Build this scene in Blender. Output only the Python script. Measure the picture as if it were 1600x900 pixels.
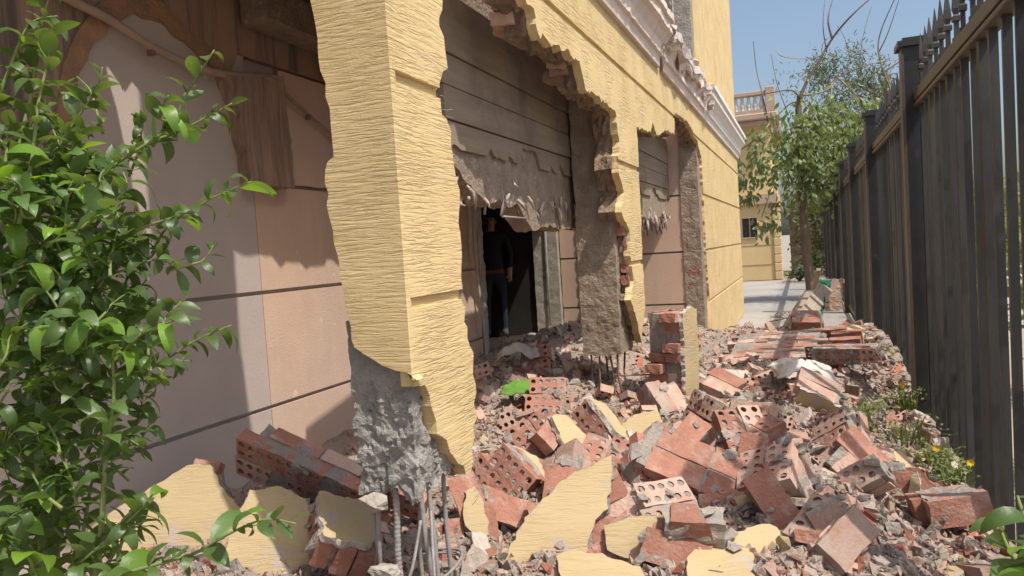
import bpy, bmesh, math, random
import numpy as np
from mathutils import Vector, Matrix, noise
from mathutils.geometry import tessellate_polygon
random.seed(7)
for o in list(bpy.data.objects): bpy.data.objects.remove(o)
S = bpy.context.scene; COL = S.collection
# ------------------------------------------------------------------ camera
YAW, PITCH, ROLL, FPX, CZ = 0.37598, 0.04899, -0.06459, 1160.0, 1.6
f_ = Vector((-math.sin(YAW)*math.cos(PITCH), math.cos(YAW)*math.cos(PITCH), -math.sin(PITCH)))
r0 = Vector((math.cos(YAW), math.sin(YAW), 0)); u0 = r0.cross(f_)
r_ = math.cos(ROLL)*r0 + math.sin(ROLL)*u0; u_ = -math.sin(ROLL)*r0 + math.cos(ROLL)*u0
CAM = Vector((0, 0, CZ))
cd = bpy.data.cameras.new('camera'); cam = bpy.data.objects.new('camera', cd); COL.objects.link(cam)
cam.matrix_world = Matrix((( r_.x, u_.x, -f_.x, 0), (r_.y, u_.y, -f_.y, 0), (r_.z, u_.z, -f_.z, CZ), (0, 0, 0, 1)))
cd.sensor_width = 36; cd.lens = FPX/1600*36; cd.clip_start = .05; cd.clip_end = 2000
S.camera = cam
S.render.resolution_x, S.render.resolution_y = 1024, 576
# ------------------------------------------------------------------ light
LD = Vector((-1, .45, -1.9)).normalized()
W = bpy.data.worlds.new('World'); S.world = W; W.use_nodes = True
nt = W.node_tree; bg = nt.nodes['Background']; sk = nt.nodes.new('ShaderNodeTexSky')
sk.sky_type = 'NISHITA'; sk.sun_disc = False
sk.sun_elevation = math.asin(-LD.z); sk.sun_rotation = math.atan2(-LD.x, -LD.y)
sk.dust_density = 4.0; sk.air_density = 1.15; sk.ozone_density = 2.0; sk.altitude = 0
nt.links.new(sk.outputs[0], bg.inputs[0]); bg.inputs[1].default_value = .15
sd = bpy.data.lights.new('sun', 'SUN'); sd.energy = 4.4; sd.angle = math.radians(.55); sd.color = (1, .95, .86)
sun = bpy.data.objects.new('sun', sd); COL.objects.link(sun); sun.rotation_euler = LD.to_track_quat('-Z', 'Y').to_euler()
S.view_settings.view_transform = 'Standard'; S.view_settings.look = 'None'; S.view_settings.gamma = 1
S.view_settings.exposure = 0.19
# ------------------------------------------------------------------ helpers
def ray(px, py): return f_ + (px-800)/FPX*r_ - (py-450)/FPX*u_
def onX(px, py, X): d = ray(px, py); return CAM + d*(X/d.x)
def onY(px, py, Y): d = ray(px, py); return CAM + d*(Y/d.y)
def onZ(px, py, Z): d = ray(px, py); return CAM + d*((Z-CZ)/d.z)
def onP(px, py, p, n): d = ray(px, py); return CAM + d*((p-CAM).dot(n)/d.dot(n))
def nz(x, y=0., z=0.): return noise.noise(Vector((x, y, z)))
def rnd(a, b): return random.uniform(a, b)
def link(name, me, mats=(), parent=None):
    o = bpy.data.objects.new(name, me); COL.objects.link(o)
    if parent is not None: o.parent = parent
    for m in (mats if isinstance(mats, (list, tuple)) else [mats]):
        if len(me.materials) < 9 and m is not None: me.materials.append(m)
    return o
def tag(o, label=None, cat=None, group=None, kind=None):
    if label: o['label'] = label
    if cat: o['category'] = cat
    if group: o['group'] = group
    if kind: o['kind'] = kind
    return o
def empty(name, loc=(0, 0, 0), label=None, cat=None, group=None):
    o = bpy.data.objects.new(name, None); COL.objects.link(o); o.location = loc; o.empty_display_size = .1
    return tag(o, label, cat, group)
def bm_mesh(bm, name='m', smooth=False):
    bmesh.ops.recalc_face_normals(bm, faces=bm.faces)
    me = bpy.data.meshes.new(name); bm.to_mesh(me); bm.free()
    if smooth:
        for p in me.polygons: p.use_smooth = True
    return me
def box(bm, a, b, mi=0):
    x0, y0, z0 = a; x1, y1, z1 = b
    v = [bm.verts.new(p) for p in ((x0,y0,z0),(x1,y0,z0),(x1,y1,z0),(x0,y1,z0),(x0,y0,z1),(x1,y0,z1),(x1,y1,z1),(x0,y1,z1))]
    for q in ((0,3,2,1),(4,5,6,7),(0,1,5,4),(1,2,6,5),(2,3,7,6),(3,0,4,7)):
        bm.faces.new([v[i] for i in q]).material_index = mi
    return v
def boxobj(name, a, b, m, parent=None, bev=0):
    bm = bmesh.new(); box(bm, a, b)
    if bev: bmesh.ops.bevel(bm, geom=list(bm.edges), offset=bev, segments=1, affect='EDGES')
    return link(name, bm_mesh(bm, name), m, parent)
def tube(bm, pts, rad, seg=6, mi=0, cap=True):
    pts = [Vector(p) for p in pts]; n = len(pts); rings = []
    up = Vector((0, 0, 1)); prev = None
    for i, p in enumerate(pts):
        t = (pts[min(i+1, n-1)] - pts[max(i-1, 0)]).normalized()
        if prev is None: a = t.orthogonal().normalized()
        else:
            a = prev - t*prev.dot(t)
            a = a.normalized() if a.length > 1e-6 else t.orthogonal().normalized()
        prev = a; b = t.cross(a)
        r = rad[i] if isinstance(rad, (list, tuple)) else rad
        rings.append([bm.verts.new(p + a*(r*math.cos(k*2*math.pi/seg)) + b*(r*math.sin(k*2*math.pi/seg))) for k in range(seg)])
    for i in range(n-1):
        for k in range(seg):
            f = bm.faces.new((rings[i][k], rings[i][(k+1)%seg], rings[i+1][(k+1)%seg], rings[i+1][k])); f.material_index = mi; f.smooth = True
    if cap:
        for r in (rings[0][::-1], rings[-1]): bm.faces.new(r).material_index = mi
def curve_pts(ctrl, n=8):
    c = [Vector(p) for p in ctrl]; out = []
    for i in range(len(c)-1):
        p0, p1, p2, p3 = c[max(i-1, 0)], c[i], c[i+1], c[min(i+2, len(c)-1)]
        for k in range(n):
            t = k/n; out.append(.5*((2*p1)+(p2-p0)*t+(2*p0-5*p1+4*p2-p3)*t*t+(3*p1-p0-3*p2+p3)*t*t*t))
    return out + [c[-1]]
def dense(poly, step, amp, fr=9., seed=0., closed=True, keep=None, ch=.35):
    """resample a 2D outline and jitter it, so that a broken edge is ragged"""
    out = []; n = len(poly)
    for i in range(n if closed else n-1):
        a = Vector(poly[i][:2]); b = Vector(poly[(i+1)%n][:2]); L = (b-a).length
        k = max(1, int(L/step)); am = amp if (keep is None or not keep(a, b)) else 0
        if am == 0: k = 1
        t = (b-a).normalized() if L > 1e-9 else Vector((1, 0)); q = Vector((-t.y, t.x))
        for j in range(k):
            p = a.lerp(b, j/k)
            if j or am: 
                d = am*(nz(p.x*fr+seed, p.y*fr, seed) + .6*nz(p.x*fr*3.1, p.y*fr*3.1+seed, 3.3)) if j else am*.4*nz(p.x*fr+seed, p.y*fr, 9.)
                p = p + q*(d*.7 + am*ch*rnd(-1, 1)) + t*(am*ch*rnd(-.6, .6) if j else 0)
            out.append(p)
    return out
def chip(poly, a):
    return [p + Vector((rnd(-a, a), rnd(-a, a))) for p in poly]
def flat_bm(poly):
    bm = bmesh.new(); v = [bm.verts.new((p[0], p[1], 0)) for p in poly]
    for t in tessellate_polygon([[Vector((p[0], p[1], 0)) for p in poly]]):
        try: bm.faces.new([v[i] for i in t])
        except ValueError: pass
    bmesh.ops.recalc_face_normals(bm, faces=bm.faces)
    if bm.faces and sum(f.normal.z*f.calc_area() for f in bm.faces) < 0: bmesh.ops.reverse_faces(bm, faces=bm.faces)
    return bm
def rough_slab(poly, th, layers=4, jit=.012, seed=0., front=0, side=1, back=1, grow=0.):
    """outline in XY with its face at z=0 and th of depth below; the rim is rough through its depth"""
    n = len(poly); bm = bmesh.new(); area = sum(poly[i][0]*poly[(i+1)%n][1]-poly[(i+1)%n][0]*poly[i][1] for i in range(n))
    if area < 0: poly = poly[::-1]
    rings = []
    for l in range(layers+1):
        z = -th*l/layers; ring = []
        for i in range(n):
            a = Vector(poly[i-1][:2]); b = Vector(poly[(i+1)%n][:2]); p = Vector(poly[i][:2]); t = (b-a)
            t = t.normalized() if t.length > 1e-9 else Vector((1, 0)); q = Vector((t.y, -t.x))
            d = 0 if l == 0 else jit*(nz(p.x*22+seed, p.y*22, z*30) + .8*nz(p.x*60, p.y*60+seed, z*70)) + grow*l/layers
            ring.append(bm.verts.new((p.x+q.x*d, p.y+q.y*d, z + (0 if l in (0, layers) else jit*.4*nz(p.x*50, p.y*50, l)))))
        rings.append(ring)
    for l in range(layers):
        for i in range(n):
            bm.faces.new((rings[l][i], rings[l+1][i], rings[l+1][(i+1)%n], rings[l][(i+1)%n])).material_index = side
    tri = tessellate_polygon([[Vector((p[0], p[1], 0)) for p in poly]])
    for t in tri:
        for ring, mi in ((rings[0], front), (rings[-1], back)):
            try: bm.faces.new([ring[i] for i in t]).material_index = mi
            except ValueError: pass
    return bm
def frame(o, n, up=(0, 0, 1)):
    """matrix whose Z is n and whose Y leans to up"""
    z = Vector(n).normalized(); y = Vector(up); y = (y - z*y.dot(z)).normalized(); x = y.cross(z)
    return Matrix(((x.x, y.x, z.x, o[0]), (x.y, y.y, z.y, o[1]), (x.z, y.z, z.z, o[2]), (0, 0, 0, 1)))
def rock(n=12, s=(1, 1, 1), sub=0, amp=.1, seed=None):
    rs = random.Random(seed) if seed is not None else random
    bm = bmesh.new()
    for _ in range(n):
        d = Vector((rs.gauss(0, 1), rs.gauss(0, 1), rs.gauss(0, 1))).normalized()
        m = max(abs(d.x), abs(d.y), abs(d.z)); d = d/m*.5*rs.uniform(.75, 1)
        bm.verts.new((d.x*s[0], d.y*s[1], d.z*s[2]))
    r = bmesh.ops.convex_hull(bm, input=bm.verts)
    bmesh.ops.delete(bm, geom=[g for g in r['geom_interior'] if isinstance(g, bmesh.types.BMVert)], context='VERTS')
    if sub:
        bmesh.ops.subdivide_edges(bm, edges=bm.edges, cuts=sub, use_grid_fill=True); bmesh.ops.triangulate(bm, faces=bm.faces)
        k = 1/max(s); sh = rs.uniform(0, 50)
        for v in bm.verts:
            d = amp*min(s)*(nz(v.co.x*k*5+sh, v.co.y*k*5, v.co.z*k*5) + .7*nz(v.co.x*k*13, v.co.y*k*13+sh, v.co.z*k*13))
            v.co += v.co.normalized()*d
    return bm
# ------------------------------------------------------------------ materials
def M(name, c1, c2=None, scale=3., rough=.9, bump=.3, bscale=40., bmap=(1, 1, 1), rv=0., c3=None, t3=.6, s3=9., w3=.06, detail=8, cmap=(1, 1, 1), dist=.02, spec=.3, big=None, wet=None):
    m = bpy.data.materials.new(name); m.use_nodes = True; t = m.node_tree; N = t.nodes; L = t.links; b = N['Principled BSDF']
    b.inputs['Roughness'].default_value = rough; b.inputs['Specular IOR Level'].default_value = spec
    tc = N.new('ShaderNodeTexCoord'); oi = N.new('ShaderNodeObjectInfo')
    ad = N.new('ShaderNodeVectorMath'); ad.operation = 'ADD'; L.new(tc.outputs['Object'], ad.inputs[0])
    sc = N.new('ShaderNodeMath'); sc.operation = 'MULTIPLY'; sc.inputs[1].default_value = 13.7 if rv else 0; L.new(oi.outputs['Random'], sc.inputs[0]); L.new(sc.outputs[0], ad.inputs[1])
    def noise_(s, mp, det=detail, ro=.62, ds=0):
        g = N.new('ShaderNodeMapping'); g.inputs['Scale'].default_value = mp; L.new(ad.outputs[0], g.inputs[0])
        n = N.new('ShaderNodeTexNoise'); n.inputs['Scale'].default_value = s; n.inputs['Detail'].default_value = det; n.inputs['Roughness'].default_value = ro
        n.inputs['Distortion'].default_value = ds; L.new(g.outputs[0], n.inputs['Vector']); return n
    def mix(fac, a, c, mode='MIX'):
        x = N.new('ShaderNodeMix'); x.data_type = 'RGBA'; x.blend_type = mode
        if isinstance(fac, (int, float)): x.inputs[0].default_value = fac
        else: L.new(fac, x.inputs[0])
        for i, q in ((6, a), (7, c)):
            if isinstance(q, tuple): x.inputs[i].default_value = (*q, 1)
            else: L.new(q, x.inputs[i])
        return x.outputs[2]
    def ramp(sock, lo, hi):
        r = N.new('ShaderNodeMapRange'); r.inputs[1].default_value = lo; r.inputs[2].default_value = hi; L.new(sock, r.inputs[0]); return r.outputs[0]
    col = c1
    if c2: col = mix(ramp(noise_(scale, cmap).outputs[0], .36, .64), c1, c2)
    if big: col = mix(ramp(noise_(big[1], big[2], 5).outputs[0], big[3], big[3]+big[4]), col, big[0])
    if c3: col = mix(ramp(noise_(s3, (1, 1, 1), 6).outputs[0], t3, t3+w3), col, c3)
    if rv:
        hv = N.new('ShaderNodeHueSaturation'); v = N.new('ShaderNodeMapRange'); v.inputs[3].default_value = 1-rv; v.inputs[4].default_value = 1+rv
        L.new(oi.outputs['Random'], v.inputs[0]); L.new(v.outputs[0], hv.inputs['Value'])
        if isinstance(col, tuple): hv.inputs['Color'].default_value = (*col, 1)
        else: L.new(col, hv.inputs['Color'])
        col = hv.outputs[0]
    if isinstance(col, tuple): b.inputs['Base Color'].default_value = (*col, 1)
    else: L.new(col, b.inputs['Base Color'])
    if bump:
        bp = N.new('ShaderNodeBump'); bp.inputs['Strength'].default_value = bump; bp.inputs['Distance'].default_value = dist
        L.new(noise_(bscale, bmap, 7, .65).outputs[0], bp.inputs['Height']); L.new(bp.outputs[0], b.inputs['Normal'])
    return m, t, b
def plaster(name, bmap, strength, bs, patch=None, c1=(.64, .485, .255), c2=(.59, .44, .22), dirt=True):
    """yellow render raked sideways: long ragged ridges"""
    m, t, b = M(name, c1, c2, scale=2.2, rough=.92, bump=0, big=((.52, .40, .25), 1.1, (1, 1, .6), .60, .22) if dirt else None, c3=patch, t3=.565, s3=4.5, w3=.06)
    N = t.nodes; L = t.links; tc = N.new('ShaderNodeTexCoord'); g = N.new('ShaderNodeMapping'); g.inputs['Scale'].default_value = bmap; L.new(tc.outputs['Object'], g.inputs[0])
    w = N.new('ShaderNodeTexNoise'); w.inputs['Scale'].default_value = 1.2; w.inputs['Detail'].default_value = 3; L.new(g.outputs[0], w.inputs['Vector'])
    ma = N.new('ShaderNodeVectorMath'); ma.operation = 'MULTIPLY_ADD'; L.new(w.outputs['Color'], ma.inputs[0]); ma.inputs[1].default_value = (.6, .6, .6); L.new(g.outputs[0], ma.inputs[2])
    n = N.new('ShaderNodeTexNoise'); n.inputs['Scale'].default_value = bs; n.inputs['Detail'].default_value = 5; n.inputs['Roughness'].default_value = .6; L.new(ma.outputs[0], n.inputs['Vector'])
    r = N.new('ShaderNodeMapRange'); r.inputs[1].default_value = .34; r.inputs[2].default_value = .56; L.new(n.outputs[0], r.inputs[0])
    n2 = N.new('ShaderNodeTexNoise'); n2.inputs['Scale'].default_value = 160; n2.inputs['Detail'].default_value = 3; L.new(tc.outputs['Object'], n2.inputs['Vector'])
    a = N.new('ShaderNodeMath'); a.operation = 'MULTIPLY_ADD'; L.new(n2.outputs[0], a.inputs[0]); a.inputs[1].default_value = .25; L.new(r.outputs[0], a.inputs[2])
    zn = N.new('ShaderNodeTexNoise'); zn.inputs['Scale'].default_value = 3.5; zn.inputs['Detail'].default_value = 4; L.new(tc.outputs['Object'], zn.inputs['Vector'])
    zr = N.new('ShaderNodeMapRange'); zr.inputs[1].default_value = .35; zr.inputs[2].default_value = .6; zr.inputs[3].default_value = strength*.4; zr.inputs[4].default_value = min(1, strength*1.25); L.new(zn.outputs[0], zr.inputs[0])
    bp = N.new('ShaderNodeBump'); L.new(zr.outputs[0], bp.inputs['Strength']); bp.inputs['Distance'].default_value = .012
    L.new(a.outputs[0], bp.inputs['Height']); L.new(bp.outputs[0], b.inputs['Normal'])
    return m
yel = plaster('yellow_render', (4.2, 4.2, 46), .52, 2.2, (.585, .44, .225))
yel_s = plaster('yellow_render_slab', (5, 34, 5), .32, 2.2, (.40, .335, .27), (.47, .365, .21), (.43, .32, .175))
yel_far = M('yellow_wall_far', (.64, .48, .25), (.58, .43, .215), scale=1.2, bump=.2)[0]
pink = M('pink_render', (.58, .41, .31), (.53, .365, .27), scale=2.5, bump=.25, bscale=70, big=((.46, .345, .275), 1.1, (2.2, 2.2, .4), .46, .3), c3=(.64, .49, .40), t3=.64, s3=7)[0]
pink_up = M('stained_render', (.30, .20, .15), (.40, .25, .175), scale=2.0, bump=.4, bscale=40, bmap=(3, 3, .4), big=((.13, .105, .09), 2.0, (5, 5, .28), .49, .16))[0]
arch_m = M('grey_lilac_render', (.42, .35, .31), (.46, .38, .33), scale=2, bump=.2, bscale=60, c3=(.5, .42, .37), t3=.72, s3=5)[0]
orange_m = M('raw_orange_render', (.40, .22, .12), (.25, .16, .11), scale=9, bump=.8, bscale=40)[0]
stub_m = M('streaked_render', (.40, .25, .17), (.22, .15, .11), scale=4, cmap=(6, 6, .5), bump=.9, bscale=14, bmap=(3, 3, .4), dist=.03)[0]
conc = M('rough_concrete', (.37, .35, .325), (.25, .235, .215), scale=9, bump=.9, bscale=45, dist=.03, c3=(.12, .11, .10), t3=.66, s3=20)[0]
conc_l = M('pale_concrete', (.40, .36, .31), (.29, .255, .215), scale=6, bump=.7, bscale=50, dist=.02)[0]
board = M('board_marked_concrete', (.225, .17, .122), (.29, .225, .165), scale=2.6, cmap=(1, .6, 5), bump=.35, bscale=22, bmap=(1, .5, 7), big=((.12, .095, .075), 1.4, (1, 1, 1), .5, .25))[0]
spall = M('spalled_concrete', (.36, .245, .16), (.22, .17, .13), scale=12, bump=1, bscale=40, dist=.04, c3=(.42, .34, .26), t3=.6)[0]
BR1, BR2, MOR = (.38, .182, .128), (.31, .142, .10), (.38, .325, .28)
conc_b = M('brown_concrete', (.35, .275, .205), (.25, .19, .14), scale=8, bump=.9, bscale=40, dist=.03, c3=(.41, .35, .29), t3=.6, s3=14)[0]
brick_m = M('red_brick', BR1, BR2, scale=9, bump=.5, bscale=60, rv=.2, c3=(.43, .315, .26), t3=.50, s3=11, w3=.25)[0]
brick_d = M('dusty_brick', (.455, .305, .24), (.40, .235, .175), scale=8, bump=.6, bscale=55, rv=.28, c3=(.45, .36, .30), t3=.46, s3=9, w3=.25)[0]
brick_in = M('brick_clay', (.38, .155, .10), (.30, .115, .075), scale=14, bump=.7, bscale=60, rv=.2)[0]
mortar = M('mortar', MOR, (.27, .235, .205), scale=12, bump=1, bscale=45, dist=.02, rv=.1, c3=(.44, .40, .36), t3=.62, s3=14)[0]
lump_m = M('dusty_mortar', (.50, .415, .35), (.41, .335, .28), scale=9, bump=.9, bscale=40, dist=.02, rv=.22, c3=(.40, .24, .18), t3=.6, s3=6)[0]
white_m = M('white_moulding', (.74, .70, .66), (.66, .60, .55), scale=4, bump=.25, bscale=50)[0]
dirty_white = M('soiled_moulding', (.58, .47, .40), (.66, .57, .50), scale=5, bump=.3, bscale=40)[0]
gyps = M('broken_gypsum', (.66, .58, .53), (.5, .42, .37), scale=18, bump=1, bscale=50, dist=.03)[0]
iron = M('black_fence_paint', (.014, .0135, .014), (.024, .022, .021), scale=6, rough=.42, bump=.08, bscale=60, spec=.5, c3=(.05, .044, .04), t3=.66, s3=5)[0]
iron_g = M('dusty_grey_paint', (.036, .034, .033), (.018, .017, .0165), scale=3, rough=.5, rv=.3, c3=(.014, .013, .013), t3=.56, s3=2.2, w3=.04, bump=.1, bscale=70, cmap=(4, 4, .6), spec=.5)[0]
iron_b = M('bronze_rail_paint', (.085, .062, .047), (.06, .045, .035), scale=6, rough=.5, bump=.1, bscale=60, spec=.5)[0]
steel = M('rebar_steel', (.30, .29, .285), (.22, .19, .17), scale=30, rough=.55, bump=.2, bscale=90, spec=.5)[0]
rust = M('rusty_steel', (.20, .14, .10), (.13, .09, .07), scale=30, rough=.8, bump=.3)[0]
pipe_m = M('pale_conduit', (.46, .40, .34), (.38, .33, .28), scale=12, rough=.6, bump=.1)[0]
pipe_b = M('brown_conduit', (.36, .25, .18), (.28, .20, .145), scale=8, rough=.7, bump=.2)[0]
dark = M('room_shade_tone', (.028, .025, .022), (.02, .018, .016), scale=3)[0]  # near-black colour stands in for the shade of the unlit room
mound_m = M('crushed_rubble', (.45, .36, .295), (.36, .27, .22), scale=9, bump=1, bscale=32, dist=.05, c3=(.42, .36, .31), t3=.55, s3=24, w3=.1)[0]
ground_m = M('dry_ground', (.33, .29, .24), (.27, .235, .19), scale=.6, bump=.4, bscale=12)[0]
road_m = M('pale_paving', (.35, .325, .30), (.30, .28, .255), scale=.8, bump=.2, bscale=30)[0]
kerb_m = M('ochre_kerb', (.33, .235, .16), (.25, .18, .125), scale=5, bump=.4)[0]
wood = M('weathered_wood', (.36, .30, .235), (.24, .19, .145), scale=4, cmap=(8, 8, .6), bump=.5, bscale=20, bmap=(6, 6, .4))[0]
wood_b = M('brown_wood', (.24, .14, .085), (.17, .10, .06), scale=4, cmap=(8, 8, .6), bump=.5, bscale=20, bmap=(6, 6, .4))[0]
bark = M('bark', (.22, .165, .12), (.15, .11, .08), scale=8, cmap=(3, 3, .6), bump=.9, bscale=20, bmap=(3, 3, .5), dist=.03)[0]
twig = M('pale_twig', (.36, .30, .22), (.27, .22, .16), scale=8, bump=.3)[0]
stem_g = M('green_stem', (.16, .22, .06), (.20, .20, .08), scale=8, bump=.2)[0]
def leafmat(name, c1, c2, tr=.35, rough=.4, c3=None):
    m, t, b = M(name, c1, c2, scale=9, rough=rough, bump=.15, bscale=25, rv=.28, spec=.5, c3=c3, t3=.68, s3=4)
    N = t.nodes; L = t.links; tl = N.new('ShaderNodeBsdfTranslucent'); mx = N.new('ShaderNodeMixShader'); mx.inputs[0].default_value = tr
    tl.inputs[0].default_value = (c2[0]*2.2, c2[1]*2.0, c2[2]*.9, 1)
    L.new(b.outputs[0], mx.inputs[1]); L.new(tl.outputs[0], mx.inputs[2]); L.new(mx.outputs[0], N['Material Output'].inputs[0]); return m
leaf_m = leafmat('citrus_leaf', (.058, .108, .03), (.098, .16, .042), .3, .4, (.18, .20, .06))
leaf_y = leafmat('young_citrus_leaf', (.12, .23, .028), (.15, .27, .035), .4)
leaf_t = leafmat('tree_leaf', (.125, .165, .072), (.165, .205, .088), .3, .5, (.30, .28, .10))
leaf_f = leafmat('feathery_leaf', (.095, .125, .07), (.12, .15, .085), .3, .6)
weed_m = leafmat('weed', (.13, .18, .05), (.17, .22, .07), .3, .6)
flower_m = M('yellow_petal', (.75, .42, .02), (.8, .5, .03), rough=.6, bump=0)[0]
green_cloth = M('green_cloth', (.12, .25, .04), (.09, .2, .03), scale=5, bump=.3, bscale=30)[0]
green_net = M('green_netting', (.02, .28, .16), (.03, .2, .12), scale=40, rough=.5, bump=.8, bscale=60)[0]
white_cloth = M('white_sacking', (.56, .52, .47), (.42, .38, .335), scale=6, bump=.3, bscale=40)[0]
win_m = M('dark_window', (.02, .02, .022), None, rough=.2, bump=0, spec=.6)[0]
tan_m = M('tan_trim', (.46, .34, .26), (.4, .29, .22), scale=3, bump=.2)[0]
# ------------------------------------------------------------------ ground
def H(x, y):
    s = lambda a, b, t: (lambda q: q*q*(3-2*q))(min(1, max(0, (t-a)/(b-a))))
    h = .36 + .10*s(4.5, 7.2, y)
    h += .10*math.exp(-((x+.6)**2/.5+(y-4.6)**2/1.6))
    h += .09*math.exp(-((x+.05)**2/.25+(y-4.8)**2/3.))
    h -= .16*s(.15, .55, x)*(1-s(6, 8, y))
    if x < -1.0: h += .16*s(1.0, 1.7, -x)*s(3.5, 6, y)
    h += .12*math.exp(-((x+2.2)**2/.6+(y-3.2)**2/.8))
    if x < -3.0: h = min(h, .45)
    h *= 1-s(9.0, 12.0, y + .5*nz(x*1.3, 0, 4)); h *= s(-1.5, .9, y)*.5+.5
    return h
def Hn(x, y): 
    h = H(x, y); k = min(1, h/.25)
    return h + k*(.055*nz(x*2.3, y*2.3, 1) + .035*nz(x*5.7, y*5.7, 2) + .02*nz(x*13, y*13, 5))
bm = bmesh.new(); g = [bm.verts.new(p) for p in ((-600,-600,-.02),(600,-600,-.02),(600,900,-.02),(-600,900,-.02))]; bm.faces.new(g)
tag(link('ground', bm_mesh(bm), ground_m), kind='structure')
bm = bmesh.new(); g = [bm.verts.new(p) for p in ((-40,13.2,-.010),(60,13.2,-.010),(60,27.2,-.010),(-40,27.2,-.010))]; bm.faces.new(g)
tag(link('paved_yard', bm_mesh(bm), road_m), kind='structure')
X0, X1, Y0, Y1, ST = -6.2, .98, .3, 13.2, .045
nx, ny = int((X1-X0)/ST), int((Y1-Y0)/ST); vs = []
for j in range(ny+1):
    for i in range(nx+1):
        x = X0+i*ST; y = Y0+j*ST; h = Hn(x, y); e = max(0, min(1, (X1-x)/.2)); vs.append((x, y, h*e - .03*(1-min(1, h/.1))))
fs = [(j*(nx+1)+i, j*(nx+1)+i+1, (j+1)*(nx+1)+i+1, (j+1)*(nx+1)+i) for j in range(ny) for i in range(nx)]
me = bpy.data.meshes.new('mound'); me.from_pydata(vs, [], fs)
for p in me.polygons: p.use_smooth = True
tag(link('rubble_mound', me, mound_m), kind='structure')
# ------------------------------------------------------------------ the half demolished house
FX = -1.2; WT = 3.30           # facade plane; underside of the cornice
house = empty('yellow_house', (FX, 9, 0), 'half demolished yellow rendered house with broken openings, torn masonry and exposed concrete', 'house')
def hp(name, me, mats, label=None, kind=None):
    o = link(name, me, mats, house); o.location = -house.location; return tag(o, label, kind=kind)
MF = Matrix(((0, 0, 1, FX), (1, 0, 0, 0), (0, 1, 0, 0), (0, 0, 0, 1)))      # 2D (y,z) -> facade, normal +x
def fpx(L): return [(p.y, p.z) for p in (onX(x, y, FX) for x, y in L)]
p1r = fpx([(690,0),(687,40),(697,80),(699,105),(690,120),(688,150),(690,180),(705,205),(712,260),(718,330),(722,400),(723,470),(735,540),(742,600),(743,650),(738,700),(735,740)])
p1b = fpx([(717,722),(697,690),(680,660),(673,615),(664,598)])
o1t = fpx([(815,-12),(834,15),(840,50),(862,70),(880,76),(905,96),(915,138),(946,160),(962,176)])
p2l = fpx([(968,230),(966,262),(975,300),(971,330),(984,362),(985,400),(990,440),(986,470)])
p2b = [(p2l[-1][0]+.12, p2l[-1][1]-.1), (p2l[-1][0]+.3, p2l[-1][1]-.35)]
p2r = fpx([(1008,480),(1004,400),(1000,300),(995,198)])
h2t = fpx([(1017,206),(1020,190),(1026,212),(1040,204),(1054,210),(1054,176),(1075,190),(1090,222),(1096,246)])
h2r = fpx([(1099,300),(1104,400),(1109,470)])
poly = [(2.14, p1b[-1][1]), (2.14, 3.9), (2.5, 3.9), (2.9, 3.9)]
fac = [(2.12, 6.6), (2.5, 6.6), (2.56, 5.6), (2.53, 4.6), (2.58, 3.9), (2.7, 3.4)] + [(9.0, 3.4), (16.2, 3.4), (16.2, 0.0), (9.98, 0.0)] + h2r[::-1] + h2t[::-1] + p2r[::-1] + p2b[::-1] + p2l[::-1] + o1t[::-1] + [(3.2, 3.02), (2.75, 2.95), (2.6, 2.8)] + p1r + p1b + [(2.12, p1b[-1][1])]
straight = lambda a, b: (abs(a.x-b.x) < 1e-4 and (a.x < 2.25 or a.x > 16.1)) or (a.y > 3.39 and b.y > 3.39) or a.y < .1 or b.y < .02 or (a.x < 2.2 and b.x < 2.2 and a.y > 2)
edge = dense(fac, .035, .026, 9, 1.7, keep=straight, ch=.55)
# continuous base coat, then the raised panels between the grooves
bm = rough_slab(edge, .035, 2, .006, 3.); bm.transform(MF @ Matrix.Translation((0, 0, -.016))); hp('base_coat', bm_mesh(bm), [yel, yel])
GR = [.765, 1.452, 2.19]; G2 = .019
for z0, z1 in zip([-.5]+GR+[2.9, 3.6, 4.3, 5.0], GR+[2.9, 3.6, 4.3, 5.0, 7]):
    bm = flat_bm(edge)
    for co, no in (((0, z0+G2, 0), (0, -1, 0)), ((0, z1-G2, 0), (0, 1, 0))):
        bmesh.ops.bisect_plane(bm, geom=list(bm.verts)+list(bm.edges)+list(bm.faces), plane_co=co, plane_no=no, clear_outer=True)
    todo = set(bm.faces); isl = []
    while todo:
        st = [todo.pop()]; cur = set(st)
        while st:
            f = st.pop()
            for e in f.edges:
                for q in e.link_faces:
                    if q in todo: todo.discard(q); cur.add(q); st.append(q)
        isl.append([[tuple(v.co) for v in f.verts] for f in cur])
    bm.free()
    for I in isl:
        b2 = bmesh.new(); vm = {}
        for fc in I:
            vv = []
            for c in fc:
                k = (round(c[0], 5), round(c[1], 5))
                if k not in vm: vm[k] = b2.verts.new((c[0], c[1], 0))
                vv.append(vm[k])
            try: b2.faces.new(vv)
            except ValueError: pass
        r = bmesh.ops.extrude_face_region(b2, geom=list(b2.faces))
        for v in r['geom']:
            if isinstance(v, bmesh.types.BMVert): v.co.z -= .0155
        b2.transform(MF); hp('wall_panel', bm_mesh(b2), yel)
# masonry behind the render, a little short of or beyond the torn edge
inner = dense([(max(p[0], 2.2), p[1]) for p in fac], .04, .04, 7, 8.2, keep=straight, ch=.4)
bm = rough_slab(inner, .12, 5, .024, 5.); bm.transform(MF @ Matrix.Translation((0, 0, -.054))); hp('masonry_core', bm_mesh(bm), [spall, spall], 'brown torn masonry behind the yellow render')
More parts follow.
